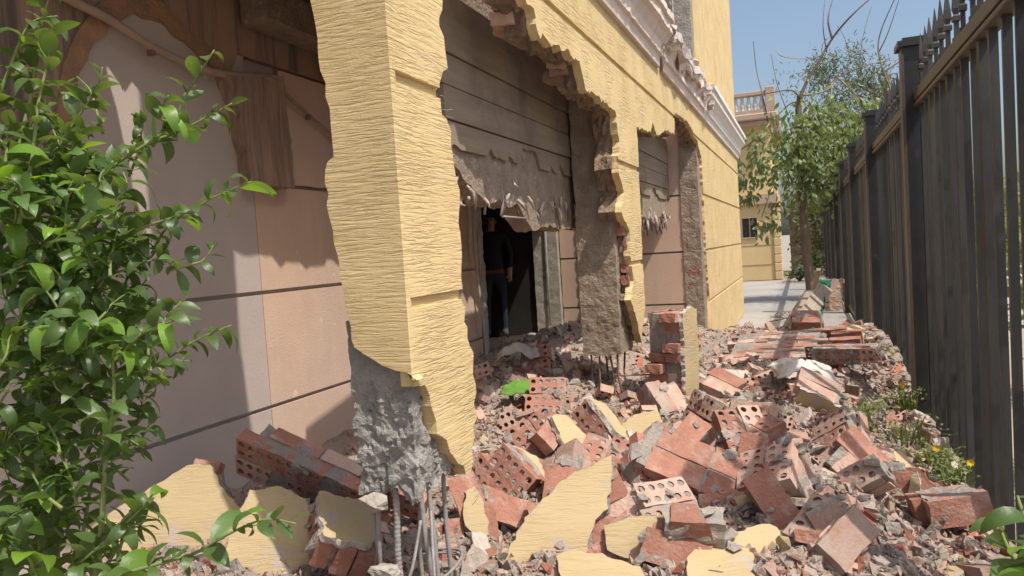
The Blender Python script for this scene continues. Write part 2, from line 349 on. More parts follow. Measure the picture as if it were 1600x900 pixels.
# left face of the corner pillar (towards the camera)
lf = [onY(x, y, 2.105) for x, y in [(489,-25),(489,0),(494,60),(495,90),(507,130),(515,170),(518,200),(521,244),(514,254),(509,266),(511,320),(520,360),(529,400),(540,470),(549,530),(555,541),(580,562),(598,575),(620,580),(652,594)]]
l2 = [(p.x, p.z) for p in lf] ; l2 = [(l2[0][0], 6.6), (l2[0][0]-.02, 4.8), (l2[0][0]+.02, 3.6)] + l2[1:] + [(FX-.001, l2[-1][1]), (FX-.001, 6.6)]
l2 = dense(l2, .035, .02, 14, 4.4, keep=lambda a, b: a.x > FX-.01 and b.x > FX-.01 or (a.y > 3.3 and b.y > 3.3))
bm = rough_slab([(p[0], p[1]) for p in l2], .04, 2, .006, 2.)
bm.transform(Matrix(((1, 0, 0, 0), (0, 0, -1, 2.105), (0, 1, 0, 0), (0, 0, 0, 1)))); hp('pillar_render', bm_mesh(bm), [yel, yel], 'raked yellow render on the near side of the corner pillar')
# concrete core of the corner pillar, broken off above the rubble
def rough_box(a, b, n, amp, fr, seed, step=.022, ragged=2.2, calm=None):
    """upright block with a pitted, chipped surface, meshed evenly in height and girth"""
    (x0, y0, z0), (x1, y1, z1) = a, b; per = []; nx_, ny_ = max(2, round((x1-x0)/step)), max(2, round((y1-y0)/step)); nz_ = max(3, round((z1-z0)/step))
    per += [(x0+(x1-x0)*i/nx_, y0) for i in range(nx_)] + [(x1, y0+(y1-y0)*i/ny_) for i in range(ny_)] + [(x1-(x1-x0)*i/nx_, y1) for i in range(nx_)] + [(x0, y1-(y1-y0)*i/ny_) for i in range(ny_)]
    bm = bmesh.new(); cx, cy = (x0+x1)/2, (y0+y1)/2; rings = []
    for k in range(nz_+1):
        ring = []
        for x, y in per:
            z = z0+(z1-z0)*k/nz_; d = Vector((x-cx, y-cy, 0)).normalized()
            am = amp if calm is None or z < calm else amp*max(.25, 1-(z-calm)*9)
            q = nz(x*fr+seed, y*fr, z*fr) + .6*nz(x*fr*2.3, y*fr*2.3+seed, z*fr*2.3); q = q + .5*rnd(-.5, .5)
            p = Vector((x, y, z)) + d*am*(q-.6)-d*(amp-am)*.4 + Vector((0, 0, am*.4*rnd(-1, 1)))
            if k < 3: p.z += amp*ragged*nz(x*fr*.9, y*fr*.9, seed)
            ring.append(bm.verts.new(p))
        rings.append(ring)
    n_ = len(per)
    for k in range(nz_):
        for i in range(n_): bm.faces.new((rings[k][i], rings[k][(i+1) % n_], rings[k+1][(i+1) % n_], rings[k+1][i]))
    for ring, dz in ((rings[0], amp*1.5), (rings[-1], 0)):
        c = bm.verts.new((cx, cy, ring[0].co.z+dz))
        for i in range(n_): bm.faces.new((ring[i], ring[(i+1) % n_], c))
    bmesh.ops.triangulate(bm, faces=bm.faces); return bm
bm = rough_box((-1.462, 2.13, .80), (-1.222, 2.50, 1.40), 34, .022, 13, 3., .013, 2.2, 1.12); hp('concrete_core', bm_mesh(bm), conc, 'rough grey concrete core laid bare at the foot of the pillar')
boxobj('concrete_core', (-1.44, 2.15, 1.46), (-1.25, 2.5, 6.7), conc, house).location = -house.location
for bx_, by_, rr, rb in ((-1.46, 2.20, .009, 0), (-1.43, 2.19, .009, 0), (-1.335, 2.17, .011, 1), (-1.27, 2.22, .010, 0), (-1.25, 2.26, .009, 0), (-1.40, 2.46, .009, 0), (-1.29, 2.46, .009, 0)):
    n = 150 if rb else 14; pts = []; rad = []
    tx, ty = rnd(-.02, .03), rnd(-.03, .03)
    for i in range(n+1):
        t = i/n; z = .98-(.98-.2)*t; pts.append((bx_+tx*t+.012*nz(t*3, bx_*9), by_+ty*t+.012*nz(t*3, by_*9, 3), z)); rad.append(rr*(1+.2*(i%3 == 0)) if rb else rr)
    bm = bmesh.new(); tube(bm, pts, rad, 8); hp('rebar', bm_mesh(bm), steel)
for zz, tilt in ((.475, .02), (.455, -.03)):
    bm = bmesh.new(); c = [(-1.49, 2.17, zz), (-1.36, 2.13, zz+tilt*.3), (-1.22, 2.15, zz+tilt), (-1.2, 2.33, zz+tilt), (-1.28, 2.5, zz), (-1.46, 2.46, zz)]
    tube(bm, curve_pts(c, 6), .0055, 6); hp('stirrup', bm_mesh(bm), steel)
for c in ([(-1.26, 2.2, .7), (-1.27, 2.14, .56), (-1.3, 2.1, .45), (-1.22, 2.08, .42)], [(-1.24, 2.24, .72), (-1.2, 2.16, .55), (-1.16, 2.1, .42)]):
    bm = bmesh.new(); tube(bm, curve_pts(c, 6), .006, 6); hp('bent_tie_wire', bm_mesh(bm), steel)
# wire lath sticking out of the torn render
bm = bmesh.new()
for i in range(60):
    t = i/60; z = 2.2-1.6*t; yy = 2.555+.09*max(0, t-.4)+.02*nz(z*9, 2)
    for _ in range(1):
        L = rnd(.01, .045); x = rnd(-1.25, -1.215); tube(bm, [(x, yy-.03, z), (x+rnd(-.01, .01), yy+L*.6, z+rnd(-.006, .006)), (x+rnd(-.015, .015), yy+L, z+rnd(-.012, .012))], .0014, 3)
for i in range(70):
    z = rnd(1.15, 2.45); yy = 5.36+.22*(2.5-z)/1.3; L = rnd(.02, .07)
    x = rnd(-1.3, -1.21); tube(bm, [(x, yy+.03, z), (x+rnd(-.01, .02), yy-L*.5, z+rnd(-.01, .01)), (x+rnd(-.01, .03), yy-L, z+rnd(-.02, .02))], .0022, 3)
hp('wire_lath', bm_mesh(bm), steel, kind='stuff')
# second pillar: concrete column, brick jamb
def col2(z0, z1, n): 
    bm = rough_box((-1.58, 5.37, z0), (-1.285, 5.8, z1), n, .010, 8, 7., .03); return bm
hp('concrete_column', bm_mesh(col2(.78, 3.3, 20)), conc_b, 'grey concrete column of the second pillar, broken off at its foot')
for k, (bx_, by_) in enumerate(((-1.53, 5.42), (-1.46, 5.41), (-1.39, 5.42), (-1.33, 5.43), (-1.33, 5.72), (-1.5, 5.72))):
    bm = bmesh.new(); tube(bm, [(bx_, by_, .85), (bx_+rnd(-.03, .03), by_+rnd(-.02, .02), .6), (bx_+rnd(-.05, .06), by_+rnd(-.05, .04), .35)], .009, 6); hp('rebar', bm_mesh(bm), rust)
bm = bmesh.new(); tube(bm, [(-1.48, 5.5, .62), (-1.3, 5.49, .61), (-1.1, 5.5, .615)], .006, 5); hp('stirrup', bm_mesh(bm), steel)

# ---- hollow clay bricks
BL, BW, BT = .25, .12, .065
def brick_bm(L=BL, Wd=BW, T=BT, nh=5, mh=2, rad=.0165, jit=.0):
    bm = bmesh.new(); cx, cy = L/nh, Wd/mh; vm = {}
    def V(x, y, z):
        k = (round(x, 5), round(y, 5), z)
        if k not in vm: vm[k] = bm.verts.new((x-L/2, y-Wd/2, z))
        return vm[k]
    for i in range(nh):
        for j in range(mh):
            x0, y0 = i*cx, j*cy; mx, my = x0+cx/2, y0+cy/2
            out = [(x0+cx, my), (x0+cx, y0+cy), (mx, y0+cy), (x0, y0+cy), (x0, my), (x0, y0), (mx, y0), (x0+cx, y0)]
            hol = [(mx+rad*math.cos(k*math.pi/4), my+rad*math.sin(k*math.pi/4)) for k in range(8)]
            for k in range(8):
                q = (k+1) % 8
                for z in (-T/2, T/2): bm.faces.new((V(*out[k], z), V(*out[q], z), V(*hol[q], z), V(*hol[k], z)))
                bm.faces.new((V(*hol[k], -T/2), V(*hol[q], -T/2), V(*hol[q], T/2), V(*hol[k], T/2))).material_index = 1
    n2, m2 = nh*2, mh*2
    for k in range(n2):
        for y in (0, Wd): bm.faces.new((V(k*L/n2, y, -T/2), V((k+1)*L/n2, y, -T/2), V((k+1)*L/n2, y, T/2), V(k*L/n2, y, T/2)))
    for k in range(m2):
        for x in (0, L): bm.faces.new((V(x, k*Wd/m2, -T/2), V(x, (k+1)*Wd/m2, -T/2), V(x, (k+1)*Wd/m2, T/2), V(x, k*Wd/m2, T/2)))
    return bm
def cut(bm, co, no, mi=1):
    r = bmesh.ops.bisect_plane(bm, geom=list(bm.verts)+list(bm.edges)+list(bm.faces), plane_co=co, plane_no=no, clear_outer=True)
    ed = [e for e in bm.edges if e.is_boundary]
    if ed:
        r = bmesh.ops.triangle_fill(bm, edges=ed, use_dissolve=False)
        for f in r['geom']:
            if isinstance(f, bmesh.types.BMFace): f.material_index = mi
def wob(bm, a, fr=18, sd=0):
    for v in bm.verts: v.co += Vector((nz(v.co.x*fr+sd, v.co.y*fr, v.co.z*fr), nz(v.co.x*fr, v.co.y*fr+sd, v.co.z*fr+7), nz(v.co.x*fr+3, v.co.y*fr, v.co.z*fr+sd)))*a
BRV = []                                   # full and broken hollow bricks
for k in range(9):
    bm = brick_bm(rad=.0165 if k % 3 else .0145)
    if k >= 2:
        t = [.05, .02, -.02, .07, .0, .04, -.05][k-2]
        cut(bm, (t, 0, 0), Vector((1, rnd(-.6, .6), rnd(-.35, .35))))
        if k % 2: cut(bm, (t-.1, rnd(-.01, .05), 0), Vector((rnd(-.4, .4), 1, rnd(-.4, .4))))
    wob(bm, .004, 16, k*3.1); me = bm_mesh(bm, 'hollow_brick'); BRV.append(me)
def solid_brick(k):
    bm = bmesh.new(); box(bm, (-BL/2, -BW/2, -BT/2), (BL/2, BW/2, BT/2)); bmesh.ops.subdivide_edges(bm, edges=bm.edges, cuts=3, use_grid_fill=True)
    if k: cut(bm, ((.06, .0, -.03, .03)[k % 4], 0, 0), Vector((1, rnd(-.7, .7), rnd(-.5, .5))), 0)
    bmesh.ops.triangulate(bm, faces=bm.faces); wob(bm, .007, 22, k*7.7); return bm_mesh(bm, 'brick')
SBV = [solid_brick(k) for k in range(6)]
for me in BRV: me.materials.append(brick_d); me.materials.append(brick_in)
BRR = [m.copy() for m in BRV]
for me in BRR: me.materials.clear(); me.materials.append(brick_m); me.materials.append(brick_in)
SBR = [m.copy() for m in SBV]
for me in SBV: me.materials.append(brick_d)
for me in SBR: me.materials.append(brick_m)
def put(me, name, mat4, parent=None):
    o = bpy.data.objects.new(name, me); COL.objects.link(o)
    if parent is not None: o.parent = parent
    o.matrix_local = mat4; return o
HI = Matrix.Translation(-house.location)
def E(x, y, z): return Matrix.Rotation(z, 4, 'Z') @ Matrix.Rotation(y, 4, 'Y') @ Matrix.Rotation(x, 4, 'X')
# brick courses on the torn jamb of the second pillar and along the underside of the lintel
z = 1.12
while z < 2.72:
    yj = 5.47+.16*(2.6-z)/1.4
    put(random.choice(BRR if random.random() < .5 else SBR), 'brick', HI @ Matrix.Translation((-1.262, yj+rnd(-.02, .03), z)) @ E(rnd(-.06, .06), rnd(-.06, .06), math.pi/2+rnd(-.12, .12)) @ Matrix.Scale(.5, 4, (0, 1, 0)), house); z += .073
for i in range(26):
    t = i/25; q = o1t[min(len(o1t)-1, int(t*(len(o1t)-1)))]; q2 = o1t[min(len(o1t)-1, int(t*(len(o1t)-1))+1)]; s = t*(len(o1t)-1) % 1
    yy = q[0]+(q2[0]-q[0])*s; zz = q[1]+(q2[1]-q[1])*s
    put(random.choice(SBV), 'brick', HI @ Matrix.Translation((-1.36+rnd(-.03, .02), yy+.05, zz+.09)) @ E(rnd(-.3, .3), rnd(-.2, .2), math.pi/2+rnd(-.25, .25)), house)
for z in np.arange(.55, 2.2, .073):
    put(random.choice(SBR), 'brick', HI @ Matrix.Translation((-1.36, 9.97+.05+rnd(-.02, .02), z)) @ E(0, 0, math.pi/2+rnd(-.1, .1)), house)
# ---- board marked beam behind the facade
bt = [(onX(x, y, -1.6).y, onX(x, y, -1.6).z) for x, y in [(735,282),(750,300),(768,318),(785,312),(800,325),(815,322),(828,345),(842,362),(860,352),(880,360),(905,356)]]
bt += [(6.5, 1.85), (7.2, 1.72), (8.0, 1.9), (8.8, 1.82), (9.4, 1.95), (9.85, 1.9)]
bt = [(3.3, 2.1)] + bt
levels = [2.0+.155*i for i in range(0, 11)]
top = 3.42
bp_ = dense(bt + [(9.85, 2.9), (8.0, 2.9), (7.6, top), (5.6, top), (3.3, 2.93)], .045, .03, 10, 6.1, keep=lambda a, b: a.y > 3.3 or b.y > 3.3)
MB = Matrix(((0, 0, 1, -1.6), (1, 0, 0, 0), (0, 1, 0, 0), (0, 0, 0, 1)))
bm = rough_slab(bp_, .13, 4, .025, 9.); bm.transform(MB @ Matrix.Translation((0, 0, -.02))); hp('concrete_beam', bm_mesh(bm), [conc_b, conc_b], 'spalled brown concrete beam hanging behind the opening')
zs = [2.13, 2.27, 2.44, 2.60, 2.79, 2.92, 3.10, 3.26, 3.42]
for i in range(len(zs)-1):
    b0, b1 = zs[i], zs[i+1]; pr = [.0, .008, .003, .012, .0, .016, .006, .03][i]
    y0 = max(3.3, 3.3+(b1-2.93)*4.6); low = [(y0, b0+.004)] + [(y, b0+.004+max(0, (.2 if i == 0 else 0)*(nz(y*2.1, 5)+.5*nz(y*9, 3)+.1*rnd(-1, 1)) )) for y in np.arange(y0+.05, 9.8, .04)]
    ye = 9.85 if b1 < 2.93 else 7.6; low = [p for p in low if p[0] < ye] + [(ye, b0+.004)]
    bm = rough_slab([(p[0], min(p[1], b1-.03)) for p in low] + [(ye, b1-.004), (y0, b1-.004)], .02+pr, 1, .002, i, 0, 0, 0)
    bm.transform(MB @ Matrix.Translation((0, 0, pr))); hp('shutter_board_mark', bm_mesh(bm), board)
for yy in (3.62, 3.85, 4.05, 4.28, 4.75, 5.0, 5.3, 8.4, 8.6, 8.8, 9.0, 9.2, 9.4, 9.6):
    z0 = 2.0; z1 = rnd(1.72, 1.82) if yy < 7 else rnd(1.66, 1.8)
    bm = bmesh.new(); tube(bm, [(-1.63, yy, z0), (-1.62+rnd(-.02, .02), yy+rnd(-.02, .02), (z0+z1)/2), (-1.62+rnd(-.03, .03), yy+rnd(-.05, .05), z1)], .008, 6); hp('rebar', bm_mesh(bm), steel if yy in (4.05, 3.85) else rust)
bm = bmesh.new(); tube(bm, [(-1.6, 3.98, 1.805), (-1.6, 4.38, 1.80)], .007, 6); hp('rebar', bm_mesh(bm), steel)
bm = bmesh.new()
for i in range(120):
    y = rnd(8.2, 9.7) if i % 2 else rnd(3.4, 5.5); p = Vector((rnd(-1.75, -1.58), y, rnd(1.9, 2.05)-.05*max(0, (y-3.6) if y < 6 else 1))); q = p+Vector((rnd(-.03, .04), rnd(-.06, .06), -rnd(.03, .2 if i % 2 else .1)))
    tube(bm, [p, p.lerp(q, .5)+Vector((rnd(-.015, .015),)*3), q], [.008, .012, .003], 4)
hp('hanging_fragments', bm_mesh(bm), lump_m, kind='stuff')
for pz, py, s in ((1.98, 2.72, .09), (2.08, 2.68, .07), (2.16, 2.70, .10), (2.25, 2.66, .08), (2.3, 2.63, .06)):
    bm = rock(14, (s, s*1.1, s*1.2), 2, .12); bm.transform(Matrix.Translation((-1.35+rnd(-.04, .04), py, pz))); hp('gypsum_lump', bm_mesh(bm), gyps)
# ---- porch end wall (faces the camera) at y = 9.9
PE = 9.9; MP = Matrix(((1, 0, 0, 0), (0, 0, -1, PE), (0, 1, 0, 0), (0, 0, 0, 1)))    # (x,z) -> normal -y
boxobj('end_wall', (-3.55, PE+.02, 0), (-1.43, PE+.25, 3.5), conc_l, house).location = -house.location
for xa, xb, mt in ((-3.15, -2.82, pink), (-2.62, -1.45, pink)):
    for z0, z1 in zip([0]+GR, GR+[3.45]):
        bm = rough_slab(dense([(xa, z0+.012), (xb, z0+.012), (xb, z1-.012), (xa, z1-.012)], .08, .008 if mt else 0, 12, xa, keep=lambda a, b: abs(a.y-b.y) < 1e-6), .03, 1, .004, xa)
        bm.transform(MP @ Matrix.Translation((0, 0, .01))); hp('wall_panel', bm_mesh(bm), [pink, conc_l], 'dusty pink wall panel')
bm = rough_box((-1.46, PE-.03, .0), (-1.225, PE+.3, 3.4), 18, .009, 9, 2., .035); hp('concrete_jamb', bm_mesh(bm), conc_b, 'pale crumbling concrete edge of the far wall')
for z in np.arange(.12, 3.3, .072):
    k = int(z*100) % 2
    for x in ((-2.72,) if k else (-2.79, -2.66)):
        o = put(SBR[0], 'brick', HI @ Matrix.Translation((x, PE+.0, z)) @ Matrix.Scale(.76 if k else .42, 4, (1, 0, 0)), house)
bm = rough_box((-3.52, PE-.10, .0), (-3.16, PE+.2, 3.4), 14, .006, 9, 5., .05); hp('concrete_column', bm_mesh(bm), conc_l, 'pale concrete column at the end of the porch')
bm = bmesh.new(); tube(bm, [(-3.32, PE-.125, .1), (-3.31, PE-.12, 2.2)], .012, 6); hp('conduit', bm_mesh(bm), conc)
# far part of the house and its upper storey
for a, b, m, nm in (((-7, 10.0, 0), (-1.45, 16.2, 3.5), yel_far, 'far_block'), ((-7, 9.95, 3.5), (-1.235, 16.15, 9), yel_far, 'upper_block'), ((-1.45, 16.0, 0), (-1.26, 16.19, 3.4), yel_far, 'corner_return')):
    boxobj(nm, a, b, m, house).location = -house.location
bm = bmesh.new(); box(bm, (-1.236, 10.02, 3.42), (-1.2, 16.2, 9)); hp('upper_render', bm_mesh(bm), yel)
bm = rough_box((-1.75, 9.86, 3.42), (-1.205, 10.02, 9), 26, .012, 8, 1.5); hp('upper_column', bm_mesh(bm), conc, 'grey concrete column of the upper storey')
bm = bmesh.new(); tube(bm, [(-1.42, 9.84, 3.75), (-1.43, 9.83, 4.3), (-1.41, 9.84, 5.5)], .012, 6); hp('conduit', bm_mesh(bm), steel)
# ---- cornice, in three lengths
prof = [(0, 3.22), (.035, 3.22), (.05, 3.30), (.075, 3.31), (.085, 3.40), (.13, 3.47), (.17, 3.50), (.17, 3.58), (.20, 3.59), (.20, 3.65), (0, 3.65)]
def cornice(y0, y1, mats, ragged, seed, top=1.):
    n = max(4, int((y1-y0)/.07)); bm = bmesh.new(); rings = []
    for i in range(n+1):
        y = y0+(y1-y0)*i/n; ring = []
        for k, (p, z) in enumerate(prof):
            q = 1.; zz = z; yy = y
            if ragged: 
                q = 1-ragged*max(0, .35+nz(y*3+seed, k*.3))*(k > 3); zz = z-(.3*ragged*max(0, .2+nz(y*2.6, k*.2, seed)) if k > 5 else 0)
                if ragged: p = p+.012*nz(y*15, k*2., seed)*(k > 2)
            if i in (0, n): yy += .09*nz(k*.9, y*5, seed)+.05*nz(k*2.7, y*9, seed)
            ring.append(bm.verts.new((FX+p*q, yy, zz)))
        rings.append(ring)
    for i in range(n):
        for k in range(len(prof)): 
            f = bm.faces.new((rings[i][k], rings[i][(k+1) % len(prof)], rings[i+1][(k+1) % len(prof)], rings[i+1][k]))
            if ragged > .3 and k > 6: f.material_index = 1
    for r in (rings[0][::-1], rings[-1]): bm.faces.new(r).material_index = 1
    return bm_mesh(bm)
hp('cornice', cornice(2.1, 7.05, 0, .06, 1.), [dirty_white, gyps], 'soiled pale cornice over the big opening')
hp('cornice', cornice(7.25, 10.2, 0, .55, 2.), [dirty_white, gyps], 'smashed middle length of cornice with crumbling white top')
hp('cornice', cornice(10.3, 16.25, 0, 0, 3.), [white_m, gyps], 'clean white cornice on the far wall')
for i in range(26):
    y = random.choice((rnd(6.9, 7.4), rnd(8.2, 10.4), rnd(9.9, 10.6))); s = rnd(.05, .14)
    bm = rock(12, (s, s*1.3, s), 1, .15); bm.transform(Matrix.Translation((FX+rnd(.02, .15), y, rnd(3.36, 3.68)))); hp('gypsum_lump', bm_mesh(bm), gyps)
# ---- back wall of the porch at x = -3
BX = -3.0; MW = Matrix(((0, 0, 1, BX), (1, 0, 0, 0), (0, 1, 0, 0), (0, 0, 0, 1)))
def wpx(L): return [(p.y, p.z) for p in (onX(x, y, BX) for x, y in L)]
boxobj('back_wall', (BX-.28, .3, 0), (BX-.035, 6.75, 3.6), arch_m, house).location = -house.location
for ya, yb, mt, tops in ((.3, 3.555, arch_m, [3.1]), (3.56, 6.72, pink, [2.10])):
    for a, b in zip([0]+GR[:2], GR[:2]+tops):
        bm = rough_slab(dense([(ya, a+.012), (yb, a+.012), (yb, b-.012), (ya, b-.012)], .4, .004, 8, a, keep=lambda p, q: abs(p.y-q.y) < 1e-6 or p.x < 5), .03, 1, .0, a)
        bm.transform(MW); hp('wall_panel', bm_mesh(bm), [mt, mt], 'grey lilac wall panel of the porch' if mt is arch_m else 'dusty pink wall panel of the porch')
# above: plain render right of the arch, stained concrete band, ragged arch border
arch = wpx([(110,330),(112,200),(118,120),(140,70),(168,40),(205,22),(250,35),(290,70),(322,100),(345,125),(358,170),(366,230),(374,296)])
ra = [(arch[-1][0], 2.112)] + [(6.72, 2.112), (6.72, 2.86), (3.3, 2.86)] + [p for p in arch[::-1] if p[1] < 2.86 and p[0] > 3.0][::-1][0:0]
right = [(3.44, 2.112), (6.72, 2.112), (6.72, 2.80), (3.86, 2.80), (3.84, 2.12)]
bm = rough_slab(dense([(3.845, 2.112), (6.72, 2.112), (6.72, 2.82), (3.86, 2.82)], .06, .01, 9, 2.), .03, 1, .004, 4.); bm.transform(MW); hp('wall_panel', bm_mesh(bm), [pink, orange_m], 'drip stained pink wall panel')
up = [(.3, 1.9), (2.36, 1.9)] + arch[1:-3] + [(3.36, 2.6), (3.50, 2.84), (6.72, 2.84), (6.72, 3.6), (.3, 3.6)]
bm = rough_slab(dense(up, .05, .02, 9, 7., keep=lambda p, q: p.y > 3.5 or q.x > 6.7), .05, 2, .012, 6.); bm.transform(MW @ Matrix.Translation((0, 0, .012))); hp('upper_render', bm_mesh(bm), [pink_up, orange_m], 'dark drip stained render round the arch')
ring = [(p[0], p[1]) for p in arch[1:-1]]; cen = Vector((2.95, 2.2)); outr = [tuple(cen+(Vector(p)-cen)*(1+.14+.06*nz(p[0]*5, p[1]*5))) for p in ring]
bm = rough_slab(dense(ring + outr[::-1], .04, .02, 11, 5.), .03, 1, .01, 2.); bm.transform(MW @ Matrix.Translation((0, 0, .024))); hp('arch_border', bm_mesh(bm), [orange_m, orange_m], 'torn orange render along the arch')
# stub of a torn off pier under the pipe
sp = wpx([(336,122),(425,122),(436,200),(444,297),(376,290),(366,230),(355,170)])
bm = rough_slab(dense(sp, .04, .018, 12, 3.), .10, 4, .012, 6.)
for v in bm.verts: v.co.z += .022*nz(v.co.x*16, v.co.y*1.5, 2)
bm.transform(MW @ Matrix.Translation((0, 0, .085))); hp('pier_stub', bm_mesh(bm), [stub_m, stub_m], 'torn brown pier stub with vertical drips')
# concrete ledge overhead, torn along its edge
led = [(-3.0, -.5), (-1.5, -.3), (-1.55, 1.4), (-1.45, 2.30), (-2.0, 2.36), (-2.62, 2.40), (-2.58, 2.7), (-2.2, 3.0), (-2.12, 3.6), (-2.15, 4.3), (-2.12, 5.0), (-1.95, 5.6), (-1.8, 6.6), (-1.8, 8.3), (-2.1, 8.75), (-3.0, 8.85)]
bm = rough_slab(dense(led, .06, .05, 6, 2., keep=lambda a, b: a.x < -2.99 and b.x < -2.99), .22, 3, .03, 4.); bm.transform(Matrix.Translation((0, 0, 3.46))); hp('concrete_ledge', bm_mesh(bm), [conc, spall], 'broken concrete ledge over the porch wall')
boxobj('ledge_haunch', (BX+.03, 3.5, 2.99), (BX+.22, 8.7, 3.24), spall, house, .03).location = -house.location
boxobj('added_sky_blocking_wall', (BX-.3, .3, 3.62), (BX-.05, 9.9, 7.6), pink, house).location = -house.location  # unseen wall above the ledge, added to keep sky light off the porch
# pipe and cable
pp = [onX(x, y, BX+.06) for x, y in [(70,-25),(110,0),(170,30),(235,72),(300,102),(345,115),(390,119),(425,121)]]
bm = bmesh.new(); tube(bm, curve_pts(pp, 5), .022, 10); hp('pipe', bm_mesh(bm), pipe_b, 'brown conduit sagging across the wall')
pp = [onX(x, y, BX+.03) for x, y in [(425,121),(437,138),(460,160),(482,180),(500,196),(530,222),(600,290)]]
bm = bmesh.new(); tube(bm, curve_pts(pp, 5), .011, 8); hp('cable', bm_mesh(bm), pipe_b)
for px, py in ((237, 80), (482, 182)):
    c = onX(px, py, BX+.06); bm = bmesh.new(); box(bm, (c.x-.02, c.y-.012, c.z-.02), (c.x+.012, c.y+.012, c.z+.012)); hp('pipe_clip', bm_mesh(bm), rust)
# doorway: room behind, jamb conduits
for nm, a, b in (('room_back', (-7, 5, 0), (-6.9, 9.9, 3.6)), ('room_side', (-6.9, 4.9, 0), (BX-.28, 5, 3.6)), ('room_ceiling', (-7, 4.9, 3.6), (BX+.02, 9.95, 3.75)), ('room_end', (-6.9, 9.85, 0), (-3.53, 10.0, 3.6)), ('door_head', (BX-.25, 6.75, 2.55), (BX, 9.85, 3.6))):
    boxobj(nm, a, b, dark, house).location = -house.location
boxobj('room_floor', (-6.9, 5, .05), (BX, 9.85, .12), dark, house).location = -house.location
bm = rough_box((BX-.25, 6.72, 0), (BX+.02, 6.86, 2.6), 12, .012, 12, 3.); hp('door_jamb', bm_mesh(bm), conc_l)
for pts in ([(738,300),(741,380),(748,450),(757,520),(760,600),(752,680),(748,745)], [(742,290),(744,400),(754,500),(762,560),(768,600),(763,640),(756,690)], [(731,290),(733,340),(735,400)]):
    P = [onX(x, y, BX+.07) for x, y in pts]; bm = bmesh.new(); tube(bm, curve_pts(P, 5), .014, 8); hp('conduit', bm_mesh(bm), pipe_m)
# ------------------------------------------------------------------ fence
fence = empty('iron_fence', (.8, 8, 0), 'tall black iron picket fence with square posts and spear tips along the alley', 'fence')
FI = Matrix.Translation(-fence.location)
def fpart(name, bm, m, parent=None):
    o = link(name, bm_mesh(bm), m, parent or fence)
    if parent is None: o.location = -fence.location
    return o
PY = [2.75, 6.05, 9.4, 12.6, 15.8, 19.0, 22.2, 25.4, 28.6, 31.8]
pk = bmesh.new(); h = .0175
box(pk, (-h, -h, 0), (h, h, 2.58))
for (za, ra), (zb, rb) in zip([(2.58, .015), (2.66, .015), (2.665, .026), (2.69, .026), (2.70, .013), (2.73, .024), (2.78, .02)], [(2.66, .015), (2.665, .026), (2.69, .026), (2.70, .013), (2.73, .024), (2.78, .02), (2.90, .002)]):
    ra *= .72; rb *= .72; a = [pk.verts.new((ra*sx, ra*sy, za)) for sx, sy in ((-1,-1),(1,-1),(1,1),(-1,1))]; b = [pk.verts.new((rb*sx, rb*sy, zb)) for sx, sy in ((-1,-1),(1,-1),(1,1),(-1,1))]
    for k in range(4): pk.faces.new((a[k], a[(k+1) % 4], b[(k+1) % 4], b[k]))
pk = bm_mesh(pk, 'picket'); pk.materials.append(iron_g)
for i, y in enumerate(PY):
    bm = bmesh.new(); box(bm, (.70, y-.09, -.05), (.88, y+.09, 2.86)); bmesh.ops.bevel(bm, geom=list(bm.edges), offset=.006, segments=1, affect='EDGES'); post = fpart('post', bm, iron)
    bm = bmesh.new(); box(bm, (.675, y-.115, 2.855), (.905, y+.115, 2.895)); box(bm, (.71, y-.08, 2.892), (.87, y+.08, 2.92)); fpart('post_cap', bm, iron, post)
    bm = bmesh.new(); box(bm, (.692, y-.105, .02), (.712, y-.085, 2.8)); fpart('edge_strip', bm, iron_b, post)
    if i == len(PY)-1: break
    ya, yb = y+.09, PY[i+1]-.09
    for z0, z1, x0, x1 in ((2.47, 2.54, .765, .835), (2.425, 2.45, .758, .842), (.10, .15, .77, .83)):
        bm = bmesh.new(); box(bm, (x0, ya, z0), (x1, yb, z1)); bmesh.ops.bevel(bm, geom=list(bm.edges), offset=.004, segments=1, affect='EDGES'); fpart('rail', bm, iron_b)
    n = 15
    for k in range(n):
        put(pk, 'picket', FI @ Matrix.Translation((.8+rnd(-.003, .003), ya+(yb-ya)*(k+.7)/(n+.4), .0)) @ E(rnd(-.003, .003), rnd(-.002, .002), rnd(-.12, .12)), fence)
# kerb along the planting strip, in lengths
kb = [onZ(1365, 735, .30), onZ(1420, 900, .30)]; kx = .30
for i in range(5):
    y = 2.3+i*.62; bm = bmesh.new(); box(bm, (kx-.035, y, -.05), (kx+.035, y+.605, .355-.012*i)); bmesh.ops.subdivide_edges(bm, edges=bm.edges, cuts=5, use_grid_fill=True); wob(bm, .008, 9, i); bmesh.ops.rotate(bm, cent=(kx, y, .3), matrix=Matrix.Rotation(rnd(-.03, .03), 3, 'Z'), verts=bm.verts)
    tag(link('kerb_stone', bm_mesh(bm), kerb_m), 'ochre concrete kerb stone edging the planting strip by the fence', 'kerb', 'kerb stones along the fence strip')
